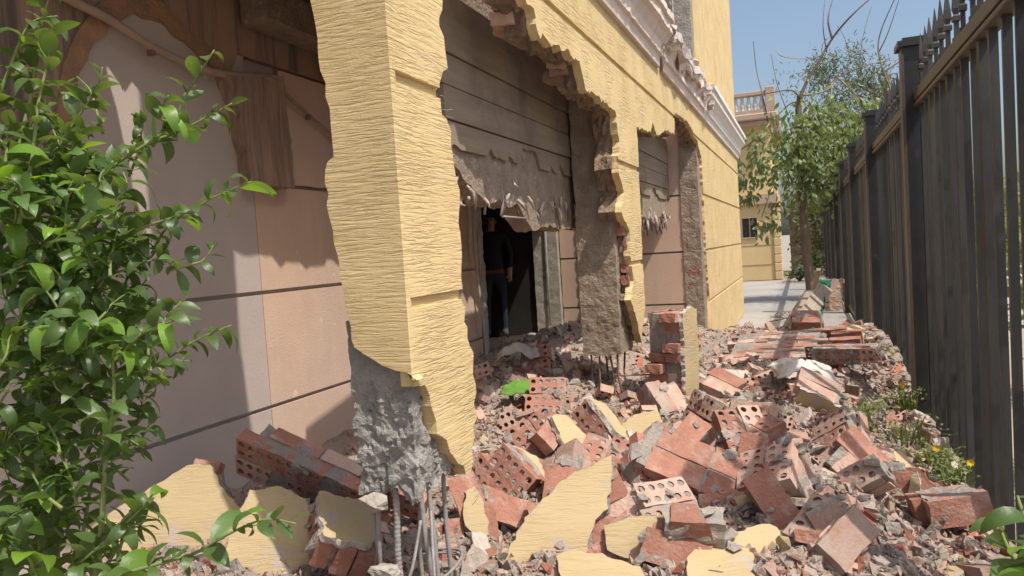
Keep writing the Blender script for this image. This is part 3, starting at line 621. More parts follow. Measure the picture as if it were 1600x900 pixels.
# ------------------------------------------------------------------ big pieces of fallen wall
KEEP = []
def near(x, y): return any((x-a)**2+(y-b)**2 < r*r for a, b, r in KEEP)
def orient(pos, Z, X):
    z = Vector(Z).normalized(); x = Vector(X); x = (x-z*x.dot(z)).normalized(); y = z.cross(x)
    return Matrix(((x.x, y.x, z.x, pos[0]), (x.y, y.y, z.y, pos[1]), (x.z, y.z, z.z, pos[2]), (0, 0, 0, 1)))
def slab_px(name, label, out, an, z, n, th, cat='wall slab', up=(0, 0, 1), depth=None, face=None, amp=.02, brickback=True, rr=.2):
    n = Vector(n).normalized(); p = onZ(an[0], an[1], z); Mx = frame(p, n, up); inv = Mx.inverted()
    pl = [(inv @ onP(x, y, p, n)) for x, y in out]; pl = [(q.x, q.y) for q in pl]
    e = empty(name, p, label, cat); R = Mx.to_3x3().to_4x4()
    sd = rnd(0, 40); ed = chip(dense(pl, .022, amp*.45, 12, sd, ch=.6), .004)
    bm = rough_slab(ed, .028, 2, .007, sd); o = link('render_face', bm_mesh(bm), [face or yel_s, gyps], e); o.matrix_local = R
    ed2 = chip(dense(pl, .025, amp*.9, 10, sd+3, ch=.8), .006)
    bm = rough_slab(ed2, th, 4, .022, sd+1, 0, 0, 0); o = link('masonry_backing', bm_mesh(bm), [mortar], e); o.matrix_local = R @ Matrix.Translation((0, 0, -.027))
    if brickback:
        c = Vector((sum(q[0] for q in pl)/len(pl), sum(q[1] for q in pl)/len(pl)))
        for k in range(len(pl)):
            a = Vector(pl[k]).lerp(c, .38); 
            if k % 2 == 0: put(random.choice(SBR), 'brick', R @ Matrix.Translation((a.x, a.y, -.07)) @ E(0, 0, rnd(0, 3)), e)
    KEEP.append((p.x, p.y, rr)); return e
def chunk(name, label, pos, Z, X, nx_, nz_, ny_=1, plast=0, hollow=True, cat='brick chunk', skip=.0, ragged=.05, red=.8, rr=.15, seed=None):
    e = empty(name, pos, label, cat); R = orient((0, 0, 0), Z, X)
    Lx, Ly, Lz = nx_*.26, ny_*.13, nz_*.074
    for k in range(nz_):
        for j in range(ny_):
            x = -Lx/2-(.065 if k % 2 else -.065)
            for i in range(nx_ + (1 if nx_ > 1 else 0)):
                cx = x+.13+i*.26 if nx_ > 1 else rnd(-ragged, ragged)
                if abs(cx) > Lx/2+.02 and random.random() < .5: continue
                if random.random() < skip: continue
                B = (BRR if hollow else SBR) if random.random() < red else (BRV if hollow else SBV)
                me_ = B[random.randrange(3 if nx_ > 1 else 2)] if hollow else B[0 if random.random() < .85 else random.randrange(len(B))]
                put(me_, 'brick', R @ Matrix.Translation((cx+rnd(-.006, .006), (j-(ny_-1)/2)*.13+rnd(-.005, .005), (k-(nz_-1)/2)*.074)) @ E(0, 0, rnd(-.03, .03)), e)
    if nz_*ny_*nx_ > 1:
        bm = bmesh.new(); box(bm, (-Lx/2+.02, -Ly/2+.008, -Lz/2+.012), (Lx/2-.02, Ly/2-.008, Lz/2-.012)); bmesh.ops.subdivide_edges(bm, edges=bm.edges, cuts=7, use_grid_fill=True); wob(bm, .013, 20, rnd(0, 30))
        o = link('mortar_bed', bm_mesh(bm), mortar, e); o.matrix_local = R
    # clots of mortar stuck to the outside
    for _ in range(3+nx_*nz_):
        s = rnd(.025, .07); bm = rock(12, (s*1.4, s, s*.5), 1, .2)
        fx = random.choice((-1, 1)); p = Vector((rnd(-.5, .5)*Lx, rnd(-.5, .5)*Ly, fx*Lz/2)) if random.random() < .5 else Vector((fx*Lx/2, rnd(-.5, .5)*Ly, rnd(-.5, .5)*Lz))
        o = link('mortar_clot', bm_mesh(bm), mortar, e); o.matrix_local = R @ Matrix.Translation(p) @ E(rnd(-.3, .3), rnd(-.3, .3), rnd(0, 6))
    if plast:
        pl = dense([(-Lx*.52, -Lz*.5), (-Lx*.1, -Lz*.54), (Lx*.5, -Lz*.48), (Lx*.53, Lz*.3), (Lx*.2, Lz*.52), (-Lx*.45, Lz*.5)], .02, .018, 14, rnd(0, 30)); pl = chip(pl, .005)
        bm = rough_slab(pl, .03, 2, .008, rnd(0, 9)); o = link('render_face', bm_mesh(bm), [yel_s, gyps], e)
        sgn = 1 if plast > 0 else -1
        o.matrix_local = R @ Matrix.Translation((0, sgn*(Ly/2+.026), 0)) @ (Matrix.Rotation(-math.pi/2, 4, 'X') if sgn > 0 else Matrix.Rotation(math.pi/2, 4, 'X'))
    KEEP.append((pos[0], pos[1], rr)); return e
# --- left of the pillar
slab_px('rendered_slab', 'large pale yellow rendered slab lying behind the citrus leaves, bottom left', [(60,905),(92,848),(172,800),(300,724),(328,726),(352,770),(378,800),(362,845),(350,905)], (270,810), .52, (.30,-.80,.50), .09, rr=.45)
slab_px('rendered_slab', 'yellow rendered slab with grey broken rim under the big brick block', [(366,812),(390,768),(432,758),(476,778),(498,845),(530,905),(345,905),(356,850)], (430,840), .50, (.35,-.75,.52), .09, rr=.4)
chunk('brick_block', 'long tilted block of hollow bricks resting on the yellow slabs left of the pillar', onZ(478, 738, .66)+Vector((0, 0, .0)), (-.05,-.88,-.42), (.82,.10,-.36), 2, 2, 2, hollow=True, rr=.3)
chunk('brick_block', 'brick block with red end and yellow render beside the exposed rebar', onZ(532, 838, .55), (-.62,-.62,.35), (.75,-.35,-.45), 1, 3, 1, plast=1, rr=.25)
slab_px('rendered_slab', 'small yellow rendered slab half buried behind the hanging pillar foot', [(728,768),(742,760),(760,800),(762,835),(740,840),(722,812)], (742,820), .46, (.3,-.75,.5), .05, rr=.1)
# --- centre
slab_px('rendered_slab', 'big leaning yellow slab with jagged outline in the middle foreground', [(778,905),(798,848),(828,800),(858,774),(876,752),(954,711),(958,742),(950,794),(926,822),(918,862),(905,905)], (870,830), .46, (.25,-.80,.50), .06, rr=.3)
slab_px('rendered_slab', 'yellow slab standing upright behind the broken brick blocks', [(972,662),(1000,646),(1029,640),(1031,668),(1028,696),(1000,700),(975,694)], (1000,690), .52, (.4,-.75,.5), .06, rr=.12)
chunk('brick_block', 'two tier brick block with round holes facing out, left of the yellow topped ones', onZ(848, 690, .60), (.25,-.85,.42), (.35,.35,-.8), 1, 2, 2, plast=0, red=.9)
slab_px('rendered_slab', 'tilted cream yellow slab on top of the holed brick block', [(862,650),(885,648),(925,690),(922,712),(895,725),(880,690)], (895,690), .62, (.75,-.3,.6), .05, rr=.1)
chunk('brick_block', 'holed brick block with yellow render on its upper side in mid heap', onZ(938, 672, .62), (-.25,-.88,.35), (.65,-.2,-.65), 1, 2, 1, plast=1, red=.9)
slab_px('rendered_slab', 'flat yellow slab lying low beside the pillar, shaded front edge', [(780,702),(805,695),(838,712),(852,738),(850,752),(810,735),(790,718)], (815,725), .56, (.35,-.35,.85), .08, rr=.15)
chunk('brick_block', 'holed brick block under the flat yellow slab by the pillar', onZ(795, 748, .50), (-.12,-.92,.35), (.7,-.1,-.6), 1, 2, 2, red=.9)
chunk('brick_block', 'mortar crusted brick block at the foot of the pillar', onZ(782, 798, .46), (.1,-.75,.6), (.8,.1,-.35), 1, 2, 1, hollow=False)
chunk('brick_block', 'small red brick block resting on the edge of the big yellow slab', onZ(955, 790, .50), (.1,-.8,.55), (.9,.2,.0), 1, 2, 1, hollow=False, plast=0)
slab_px('rendered_slab', 'blocky yellow slab with red brick end in the front row', [(945,825),(985,808),(1022,805),(1030,825),(1026,850),(1000,872),(972,872),(950,860)], (985,850), .44, (.25,-.85,.42), .10, rr=.2)
slab_px('rendered_slab', 'pale yellow slab cut off by the bottom edge of the picture', [(868,868),(895,860),(940,868),(1000,885),(1010,915),(880,915)], (930,890), .46, (.15,-.70,.65), .10, rr=.2)
chunk('brick_block', 'upright pair of red bricks left of the big red chunk', onZ(1000, 738, .52), (.75,-.35,.55), (.15,.5,.85), 1, 2, 1, hollow=False, red=1)
chunk('brick_block', 'big tilted red brick chunk, the largest in the heap', onZ(1082, 728, .56), (.35,-.6,.72), (.55,.25,-.55), 2, 1, 2, hollow=False, red=1, rr=.28)
chunk('brick_block', 'red brick block with pointed top behind the largest chunk', onZ(1072, 690, .62), (.35,-.6,.72), (.5,.5,.6), 1, 2, 1, hollow=False, red=1)
chunk('brick_block', 'red topped brick with rough mortar front in the foreground', onZ(1084, 826, .50), (.08,-.25,.95), (.95,.1,.06), 1, 2, 1, hollow=False, red=1)
chunk('brick_block', 'dark red half buried brick block below the mortar fronted one', onZ(1058, 868, .40), (.2,-.8,.4), (.8,.2,-.3), 1, 2, 1, hollow=False, red=1)
slab_px('rendered_slab', 'flat cream slab striped by the fence shadow, bottom centre', [(1072,905),(1078,862),(1120,842),(1190,818),(1215,824),(1226,850),(1200,868),(1180,905)], (1150,860), .44, (.1,-.2,.95), .05, rr=.28)
chunk('brick_block', 'brown red brick block standing on end right of the largest chunk', onZ(1165, 738, .48), (.1,-.9,.35), (.25,.2,.9), 1, 2, 1, hollow=False, red=.6)
slab_px('rendered_slab', 'grooved yellow render piece in the right of the heap', [(1198,778),(1212,770),(1228,766),(1246,800),(1232,812),(1216,808)], (1222,792), .44, (.2,-.6,.75), .06, rr=.1)
slab_px('rendered_slab', 'long yellow slab edge lying beneath mortar right of the red topped brick', [(1130,790),(1160,775),(1180,768),(1186,790),(1160,805),(1134,812)], (1155,795), .44, (.15,-.8,.45), .08, rr=.1)
slab_px('rendered_slab', 'small triangular cream render piece on the heap', [(1182,700),(1203,682),(1219,695)], (1202,694), .47, (.2,-.5,.8), .03, rr=.05, brickback=False)
slab_px('rendered_slab', 'narrow pale yellow sliver beside the red chunk point', [(1086,682),(1098,680),(1118,700),(1108,706)], (1100,694), .50, (.3,-.5,.8), .03, rr=.05, brickback=False)
for px, py, z, Z, X, lab in ((1225, 672, .46, (.1,-.75,.6), (.9,.3,.2), 'dusty holed brick pair in the middle of the right heap'),
    (1300, 735, .38, (.05,-.7,.7), (.9,.1,-.25), 'row of holed bricks lying near the kerb stones'),
    (1240, 735, .40, (.2,-.8,.5), (.95,.2,.2), 'holed brick with large round openings right of the standing block'),
    (1300, 815, .34, (.1,-.85,.4), (.85,.2,-.3), 'broken brick with two big round holes near the kerb'),
    (1265, 700, .42, (0,-.6,.8), (.9,.4,0), 'grey dusty holed brick above the kerb end'),
    (1185, 600, .50, (.1,-.6,.75), (.8,.5,.2), 'brick with two rows of holes below the fallen wall panel'),
    (1130, 655, .50, (.2,-.65,.7), (.8,.4,.1), 'crusted holed brick behind the red chunk')):
    chunk('brick_block', lab, onZ(px, py, z), Z, X, 1, random.choice((1, 2)), random.choice((1, 1, 2)), hollow=True, red=.15, rr=.1)
# --- standing remnant of wall between the openings
pz = onZ(1072, 640, .38)
chunk('wall_remnant', 'upright wall remnant with yellow render side standing before the second opening', (pz.x-.10, pz.y+.12, .72), (0, .02, 1), (-.25,-.97,0), 1, 10, 2, plast=1, hollow=False, skip=.06, ragged=.09, cat='wall remnant', red=.95, rr=.3)
p = onZ(1040, 560, .55); chunk('brick_block', 'grey mortar covered block leaning on the upright wall remnant', p+Vector((-.1, .25, .02)), (.5,-.7,.4), (.4,.5,.6), 2, 2, 1, hollow=False, red=.4)
# --- fallen brick panel across the alley
p = onZ(1212, 548, .55)
chunk('fallen_brick_panel', 'big fallen panel of red bricks lying flat across the alley', p, (.16, .92, .30), (.96, -.12, .10), 3, 8, 1, hollow=False, cat='brick panel', ragged=.1, skip=.05, red=.3, rr=.3)
p = onZ(1322, 552, .60)
chunk('fallen_brick_panel', 'smaller fallen brick panel against the fence side of the alley', p, (.15, .95, -.02), (.97, -.12, .04), 2, 5, 1, hollow=True, cat='brick panel', skip=.08, red=.6, rr=.3)
chunk('brick_block', 'red brick block propped on the fallen panels', onZ(1265, 505, .72), (.1, .6, .75), (.85, .2, .35), 1, 2, 2, hollow=False, red=1)
slab_px('rendered_slab', 'yellow slab lying on the fallen brick panel near the fence', [(1306,524),(1308,508),(1340,508),(1352,514),(1350,526),(1320,530)], (1330,525), .66, (.1,-.45,.8), .06, rr=.1)
slab_px('render_sheet', 'pale rounded render sheet propped in front of the fallen panel', [(1100,600),(1110,585),(1128,577),(1165,578),(1185,588),(1160,598),(1130,604)], (1140,592), .50, (.1,-.5,.85), .05, face=lump_m, rr=.15, cat='render sheet')
slab_px('render_sheet', 'brown pink render sheet lying right of the holed brick', [(1205,600),(1240,582),(1290,580),(1300,598),(1260,606)], (1250,596), .50, (.1,-.5,.8), .06, face=lump_m, rr=.15, cat='render sheet')
# --- by the fence
chunk('brick_block', 'mortared brick block with red side standing against the fence foot', onZ(1485, 790, .34), (.15,-.95,.1), (.9,.2,.15), 1, 3, 1, hollow=False, red=1)
slab_px('rendered_slab', 'ochre yellow render piece upright near the fence post', [(1415,790),(1424,742),(1434,738),(1442,770),(1438,797)], (1430,790), .26, (-.2,-.95,.3), .10, rr=.1)
slab_px('brick_shard', 'flat red brick shard leaning by the weeds at the fence', [(1382,676),(1386,648),(1398,642),(1407,668),(1402,686)], (1394,680), .28, (.1,-.85,.4), .03, face=brick_m, rr=.08, cat='brick shard', brickback=False)
bm = rock(16, (.13, .11, .10), 3, .1, 5); bm.transform(Matrix.Translation(onZ(1535, 850, .22)+Vector((0, .05, .0)))); tag(link('stone_lump', bm_mesh(bm), lump_m), 'pale grey lump of concrete near the fence, bottom right', 'concrete lump')
bm = rock(16, (.10, .08, .06), 3, .12, 9); bm.transform(Matrix.Translation(onY(583, 788, 2.05))); tag(link('concrete_lump', bm_mesh(bm), conc_l), 'pale concrete lump stuck on the rebar below the pillar', 'concrete lump')
bm = rock(16, (.09, .08, .06), 3, .12, 12); bm.transform(Matrix.Translation(onY(603, 893, 2.02))); tag(link('concrete_lump', bm_mesh(bm), conc_l), 'pale concrete lump at the bottom edge below the rebar', 'concrete lump')
# timber, cloths, netting
def plank(name, label, a, b, w, t, m, cat='plank', roll=0.):
    a = Vector(a); b = Vector(b); L = (b-a).length; bm = bmesh.new(); box(bm, (-w/2, -t/2, 0), (w/2, t/2, L)); bmesh.ops.subdivide_edges(bm, edges=bm.edges, cuts=4, use_grid_fill=True); wob(bm, .006, 8, L)
    o = link(name, bm_mesh(bm), m); o.matrix_world = Matrix.Translation(a) @ (b-a).to_track_quat('Z', 'Y').to_matrix().to_4x4() @ Matrix.Rotation(roll, 4, 'Z'); return tag(o, label, cat)
plank('wooden_plank', 'short brown wooden board standing up in the heap by the weeds', onZ(1328, 668, .27), onZ(1328, 668, .27)+Vector((.03, .06, .27)), .09, .03, wood_b)
pa = onZ(1232, 512, .45)
plank('wooden_plank', 'grey plank leaning under the green netting', pa, onY(1268, 455, pa.y+.7), .16, .04, wood)
plank('wooden_plank', 'thin pale stick rising beside the tree foot', onZ(1262, 490, .3), onY(1279, 421, 11.6), .06, .04, wood)
plank('wooden_plank', 'long grey plank slanting beside the green netting', onY(1243, 520, 8.9), onY(1290, 448, 9.8), .18, .03, wood, roll=.7)
def cloth(name, label, cat, c, sx, sy, hgt, m, rz=0, seed=1, n=26):
    bm = bmesh.new(); bmesh.ops.create_grid(bm, x_segments=n, y_segments=n, size=.5)
    for v in bm.verts:
        x, y = v.co.x, v.co.y; r = math.hypot(x*2, y*2)
        z = hgt*(max(0, 1-r*r*.75)**.7)+hgt*.35*nz(x*5+seed, y*5, 1)+hgt*.2*nz(x*12, y*12+seed, 2)
        v.co = Vector((x*sx*(1+.2*nz(x*3, y*3, seed)), y*sy*(1+.25*nz(y*4, x*4, seed)), z))
    ca, sa = math.cos(rz), math.sin(rz)
    for v in bm.verts: v.co.z = v.co.z*.55 + Hn(c[0]+v.co.x*ca-v.co.y*sa, c[1]+v.co.x*sa+v.co.y*ca)+.11-c[2]
    bmesh.ops.solidify(bm, geom=list(bm.faces), thickness=.006)
    o = link(name, bm_mesh(bm, smooth=True), m); o.location = c; o.rotation_euler.z = rz; return tag(o, label, cat)
cloth('white_sack', 'crumpled white sack on the rubble below the fallen panel', 'sack', onZ(1255, 614, .47), .40, .36, .16, white_cloth, .3, 2)
cloth('green_cloth', 'bright green cloth draped on the bricks inside the big opening', 'cloth', onZ(826, 616, .56), .36, .24, .12, green_cloth, .25, 5)
cloth('pale_sack', 'pale sack lying at the dark doorway threshold', 'sack', onZ(812, 576, .58), .40, .24, .16, white_cloth, .2, 8)
a_, b_, c_, d_ = onY(1262, 500, 9.3), onY(1282, 502, 9.2), onY(1300, 437, 10.0), onY(1281, 437, 10.1)
bm = bmesh.new(); G = [[None]*15 for _ in range(11)]
for i in range(11):
    for j in range(15):
        u, v = i/10, j/14; p = a_.lerp(b_, u).lerp(d_.lerp(c_, u), v); p += Vector((.05*nz(u*4, v*5, 1), .12*nz(u*3, v*4, 2)-.06*math.sin(u*3.14), .05*nz(u*6, v*7, 3))); G[i][j] = bm.verts.new(p)
for i in range(10):
    for j in range(14): bm.faces.new((G[i][j], G[i+1][j], G[i+1][j+1], G[i][j+1]))
bmesh.ops.solidify(bm, geom=list(bm.faces), thickness=.012); tag(link('green_netting', bm_mesh(bm), green_net), 'sheet of green netting draped over planks at the fence end', 'netting')
c = onZ(1302, 480, .35); chunk('brick_pile', 'small stack of pale bricks behind the netting by the fence', (c.x, c.y, .55), (0, .05, 1), (.95, .3, 0), 1, 7, 2, hollow=False, red=0, cat='brick stack')
# ------------------------------------------------------------------ loose rubble
def surf(px, py):
    d = ray(px, py); t = .8
    while t < 14:
        p = CAM+d*t
        if p.z < Hn(p.x, p.y): return p
        t += .03
    return None
def spots(n, area):
    out = []; tries = 0
    while len(out) < n and tries < n*40:
        tries += 1; x0, x1, y0, y1 = area
        if random.random() < .5:
            x, y = rnd(x0, x1), y0+(y1-y0)*random.random()**1.3
        else:
            p = surf(rnd(740, 1540), rnd(560, 905)) if random.random() < .85 else surf(rnd(150, 740), rnd(740, 905))
            if p is None: continue
            x, y = p.x, p.y
        if x < -1.2 and y < 2.5 and x > -1.5 and random.random() < .5: continue
        if x > .74 or x < -2.95 or y > 10.6 or y < 1.2: continue
        out.append((x, y))
    return out
AREA = (-2.7, .74, 1.7, 9.8)
def zone(x, y):
    if x < -1.2: return ' left of the hanging pillar' if y < 2.6 else (' just inside the big opening' if y < 5.4 else ' deep in the porch')
    if x > .33: return ' between kerb and fence' if y < 5.6 else ' at the far fence foot'
    if y > 7.4: return ' beyond the fallen brick panel'
    if y > 5.2: return ' before the fallen brick panel'
    if y > 3.6: return ' behind the largest red chunk' if x < -.35 else ' in the middle of the right heap'
    return ' in the front near the yellow slabs' if x < -.35 else ' in the front near the kerb'
def scatter(meshes, n, name, label, cat, group, sc=(.8, 1.1), lift=.0, flat=1.2, keep=True):
    for x, y in spots(n, AREA):
        if keep and near(x, y) or (abs(x-.30) < .11 and y < 5.4): continue
        s = rnd(*sc); z = Hn(x, y)+lift*s
        o = put(random.choice(meshes), name, Matrix.Translation((x, y, z)) @ E(random.gauss(0, flat*.4), random.gauss(0, flat*.4), rnd(0, 6.28)) @ Matrix.Diagonal((s, s*rnd(.85, 1.1), s*rnd(.85, 1.1), 1)))
        tag(o, label+zone(x, y), cat, group+zone(x, y))
scatter(BRV[2:]+BRR[3:4], 200, 'hollow_brick', 'dusty broken hollow brick lying loose', 'brick', 'loose broken hollow bricks', (.55, .92), .022, 1.5)
scatter(SBV[1:]+SBR[2:3], 330, 'brick_fragment', 'broken piece of solid red brick loose', 'brick', 'loose broken brick pieces', (.35, .85), .025, 1.5)
LM = []
for k in range(10):
    s = (.13*rnd(.8, 1.2), .10*rnd(.8, 1.2), .075*rnd(.7, 1.2)); me = bm_mesh(rock(14, s, 2, .16, 100+k), 'mortar_lump'); me.materials.append(lump_m if k % 4 else mortar); LM.append(me)
scatter(LM, 385, 'mortar_lump', 'dusty grey lump of mortar loose', 'mortar lump', 'loose mortar lumps', (.45, 1.15), .02, 1.5)
SH = []
for k in range(7):
    n = random.randint(5, 7); pl = [(rnd(.05, .1)*math.cos(i/n*6.28), rnd(.04, .09)*math.sin(i/n*6.28)) for i in range(n)]
    bm = rough_slab(dense(pl, .025, .008, 16, k), .028, 2, .006, k); me = bm_mesh(bm, 'render_shard'); me.materials.append(yel_s if k < 5 else lump_m); me.materials.append(gyps); SH.append(me)
scatter(SH, 110, 'render_shard', 'small yellow or grey shard of render loose', 'render shard', 'loose shards of render', (.4, 1.1), .03, .9)
for k in range(30):
    for _ in range(20):
        p = surf(rnd(760, 1420), rnd(600, 890))
        if p is None or p.x > .25 or p.x < -1.15 or near(p.x, p.y): continue
        break
    else: continue
    Zd = Vector((rnd(-.6, .6), rnd(-.9, .1), rnd(.3, 1)))
    e = chunk('brick_clump', 'dusty clump of mortared bricks'+zone(p.x, p.y), (p.x, p.y, Hn(p.x, p.y)+.05), Zd, (rnd(-1, 1), rnd(-1, 1), rnd(-.4, .4)), 1, random.choice((2, 2, 3)), random.choice((1, 2)), plast=random.choice((0, 0, 1)), hollow=random.random() < .6, cat='brick clump', red=.25, rr=.05)
    e['group'] = 'mortared brick clumps'+zone(p.x, p.y)
# bricks in the shade of the porch
for x, y, z, lab in ((-2.2, 6.0, .62, 'holed brick block in shadow in front of the dark doorway'), (-1.75, 6.6, .66, 'shaded brick block near the foot of the second pillar'), (-2.5, 5.4, .56, 'dark brick block below the green cloth'), (-1.7, 4.9, .56, 'brick block lying just inside the big opening')):
    chunk('brick_block', lab, (x, y, z), (rnd(-.2, .3), -.8, .5), (.9, .2, rnd(-.3, .3)), 1, 2, 2, red=.6)
# crumbs: thousands of small shards, one mesh per material
base_r = [rock(8, (1, rnd(.6, 1), rnd(.35, .8)), 0, 0, 300+k) for k in range(12)]
base_r = [([tuple(v.co) for v in b.verts], [[v.index for v in f.verts] for f in b.faces]) for b in base_r if not (b.verts.index_update() or b.faces.index_update())]
for nm, m, n, seed in (('brick_crumbs', brick_d, 6500, 1), ('red_brick_crumbs', brick_in, 1500, 5), ('mortar_crumbs', lump_m, 9000, 2), ('render_crumbs', yel_s, 500, 3), ('grey_crumbs', mortar, 2500, 4), ('dust_crumbs', lump_m, 9000, 6)):
    rs = random.Random(seed); V, F_ = [], []
    for x, y in spots(n, (-2.9, .76, 1.6, 10.5)):
        vv, ff = rs.choice(base_r); s = min(.085, .014+rs.expovariate(1/.019)) if seed != 6 else rs.uniform(.008, .02); R3 = E(rs.uniform(0, 6), rs.uniform(0, 6), rs.uniform(0, 6)).to_3x3(); z = Hn(x, y)+s*.15; k0 = len(V)
        for v in vv: q = R3 @ Vector(v)*s; V.append((x+q.x, y+q.y, z+q.z))
        F_ += [[i+k0 for i in f] for f in ff]
    me = bpy.data.meshes.new(nm); me.from_pydata(V, [], F_); tag(link(nm, me, m), 'small crumbs of broken masonry covering the heap', 'rubble', kind='stuff')
# ------------------------------------------------------------------ person standing in the dark doorway
def person(loc, rz):
    J = [((0,0,.86),.15,.11),((0,0,1.05),.145,.11),((0,.01,1.28),.17,.12),((0,.01,1.40),.13,.09),((0,0,1.47),.055,.055),((0,-.01,1.55),.07,.08),((0,-.01,1.64),.078,.092),((0,-.005,1.71),.05,.06)]
    V = [j[0] for j in J]; Rr = [(j[1], j[2]) for j in J]; Ed = [(i, i+1) for i in range(len(J)-1)]
    def add(start, pts):
        p = start
        for c, r in pts: V.append(c); Rr.append((r, r)); Ed.append((p, len(V)-1)); p = len(V)-1
        return p
    for s in (-1, 1):
        add(0, [((s*.10, 0, .80), .095), ((s*.115, -.01, .48), .062), ((s*.12, .02, .10), .042), ((s*.125, .0, .04), .045), ((s*.135, -.14, .03), .035)])
        w = add(3, [((s*.20, .01, 1.39), .062), ((s*.26, .03, 1.12), .045), ((s*.24, -.10, .90), .033)])
        hnd = add(w, [((s*.235, -.14, .84), .036)])
        for k in range(4): add(hnd, [((s*(.215+.014*k), -.165-.004*k, .785), .0085), ((s*(.215+.013*k), -.16, .745+.008*abs(k-1)), .007)])
        add(w, [((s*.20, -.15, .83), .009), ((s*.19, -.17, .80), .008)])
    me = bpy.data.meshes.new('body'); me.from_pydata(V, Ed, []); o = bpy.data.objects.new('tmp', me); COL.objects.link(o)
    sm = o.modifiers.new('s', 'SKIN'); sm.use_smooth_shade = True
    for i, v in enumerate(me.skin_vertices[0].data): v.radius = Rr[i]; v.use_root = (i == 0)
    o.modifiers.new('d', 'SUBSURF').levels = 3
    dg = bpy.context.evaluated_depsgraph_get(); body = bpy.data.meshes.new_from_object(o.evaluated_get(dg)); bpy.data.objects.remove(o)
    body.materials.clear()
    for m in (M('navy_trousers', (.022, .028, .042), bump=.2)[0], M('dark_shirt', (.014, .014, .017), bump=.2)[0], M('orange_hem', (.16, .05, .025), bump=.1)[0], M('skin', (.30, .18, .12), bump=.1)[0], M('black_hair', (.012, .01, .01), bump=.3)[0], M('worn_shoe', (.06, .05, .045), bump=.2)[0]): body.materials.append(m)
    for p in body.polygons:
        c = p.center; z = c.z; arm = abs(c.x) > .19
        k = 0 if z < .88 else (2 if z < .93 else 1)
        if arm and z > .93: k = 1
        if z > 1.46: k = 4 if (z > 1.66 or c.y > .03) else 3
        if arm and z < .95 and z > .7: k = 3
        if z < .09: k = 5
        p.material_index = k
    o = link('person', body); o.location = loc; o.rotation_euler.z = rz
    for nm, sx in (('ear', -1), ('ear', 1)):
        bm = bmesh.new(); bmesh.ops.create_uvsphere(bm, u_segments=8, v_segments=6, radius=.022); bmesh.ops.scale(bm, vec=(.5, .8, 1.3), verts=bm.verts); bmesh.ops.translate(bm, vec=(sx*.082, 0, 1.6), verts=bm.verts); link(nm, bm_mesh(bm, smooth=True), body.materials[3], o)
    bm = bmesh.new(); bmesh.ops.create_cone(bm, segments=8, radius1=.018, radius2=.006, depth=.045, cap_ends=True); bmesh.ops.translate(bm, vec=(0, -.105, 1.595), verts=bm.verts); link('nose', bm_mesh(bm, smooth=True), body.materials[3], o)
    for sx in (-1, 1):
        bm = bmesh.new(); bmesh.ops.create_uvsphere(bm, u_segments=8, v_segments=6, radius=.011); bmesh.ops.translate(bm, vec=(sx*.032, -.092, 1.625), verts=bm.verts); link('eye', bm_mesh(bm, smooth=True), body.materials[4], o)
    bm = bmesh.new(); box(bm, (-.025, -.098, 1.548), (.025, -.086, 1.557)); link('mouth', bm_mesh(bm), body.materials[2], o)
    return tag(o, 'person in dark shirt with orange hem and navy trousers standing in the doorway', 'person')
pp = onX(779, 553, -4.08); person((pp.x, pp.y, .43), .35)
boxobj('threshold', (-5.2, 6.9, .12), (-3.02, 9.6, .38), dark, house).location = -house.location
# ------------------------------------------------------------------ plants
def leaf_mesh(L, Wd, fold, curl, seed, n=7):
    bm = bmesh.new(); rows = []
    for i in range(n+1):
        t = i/n; w = Wd*math.sin(math.pi*min(1, t*.97+.03))**.75*(1-.25*t); a = curl*t
        x = L*(math.sin(a)/curl if curl else t); zc = -L*((1-math.cos(a))/curl if curl else 0)
        rows.append([bm.verts.new((x, s*w/2*(1-.12*fold*abs(s)), zc+fold*abs(s)*w*.5+.03*L*nz(t*4+seed, s*2, seed))) for s in (-1, -.5, 0, .5, 1)])
    for i in range(n):
        for k in range(4): bm.faces.new((rows[i][k], rows[i+1][k], rows[i+1][k+1], rows[i][k+1])).smooth = True
    return bm
LV = []
for k in range(10):
    bm = leaf_mesh(.068*rnd(.75, 1.25), .034*rnd(.85, 1.2), rnd(.05, .5), rnd(.1, 1.5) if k % 3 else rnd(1.5, 2.6), k*2.2); me = bpy.data.meshes.new('leaf'); bm.to_mesh(me); bm.free(); me.materials.append(leaf_y if k in (3, 6, 8) else leaf_m); LV.append(me)
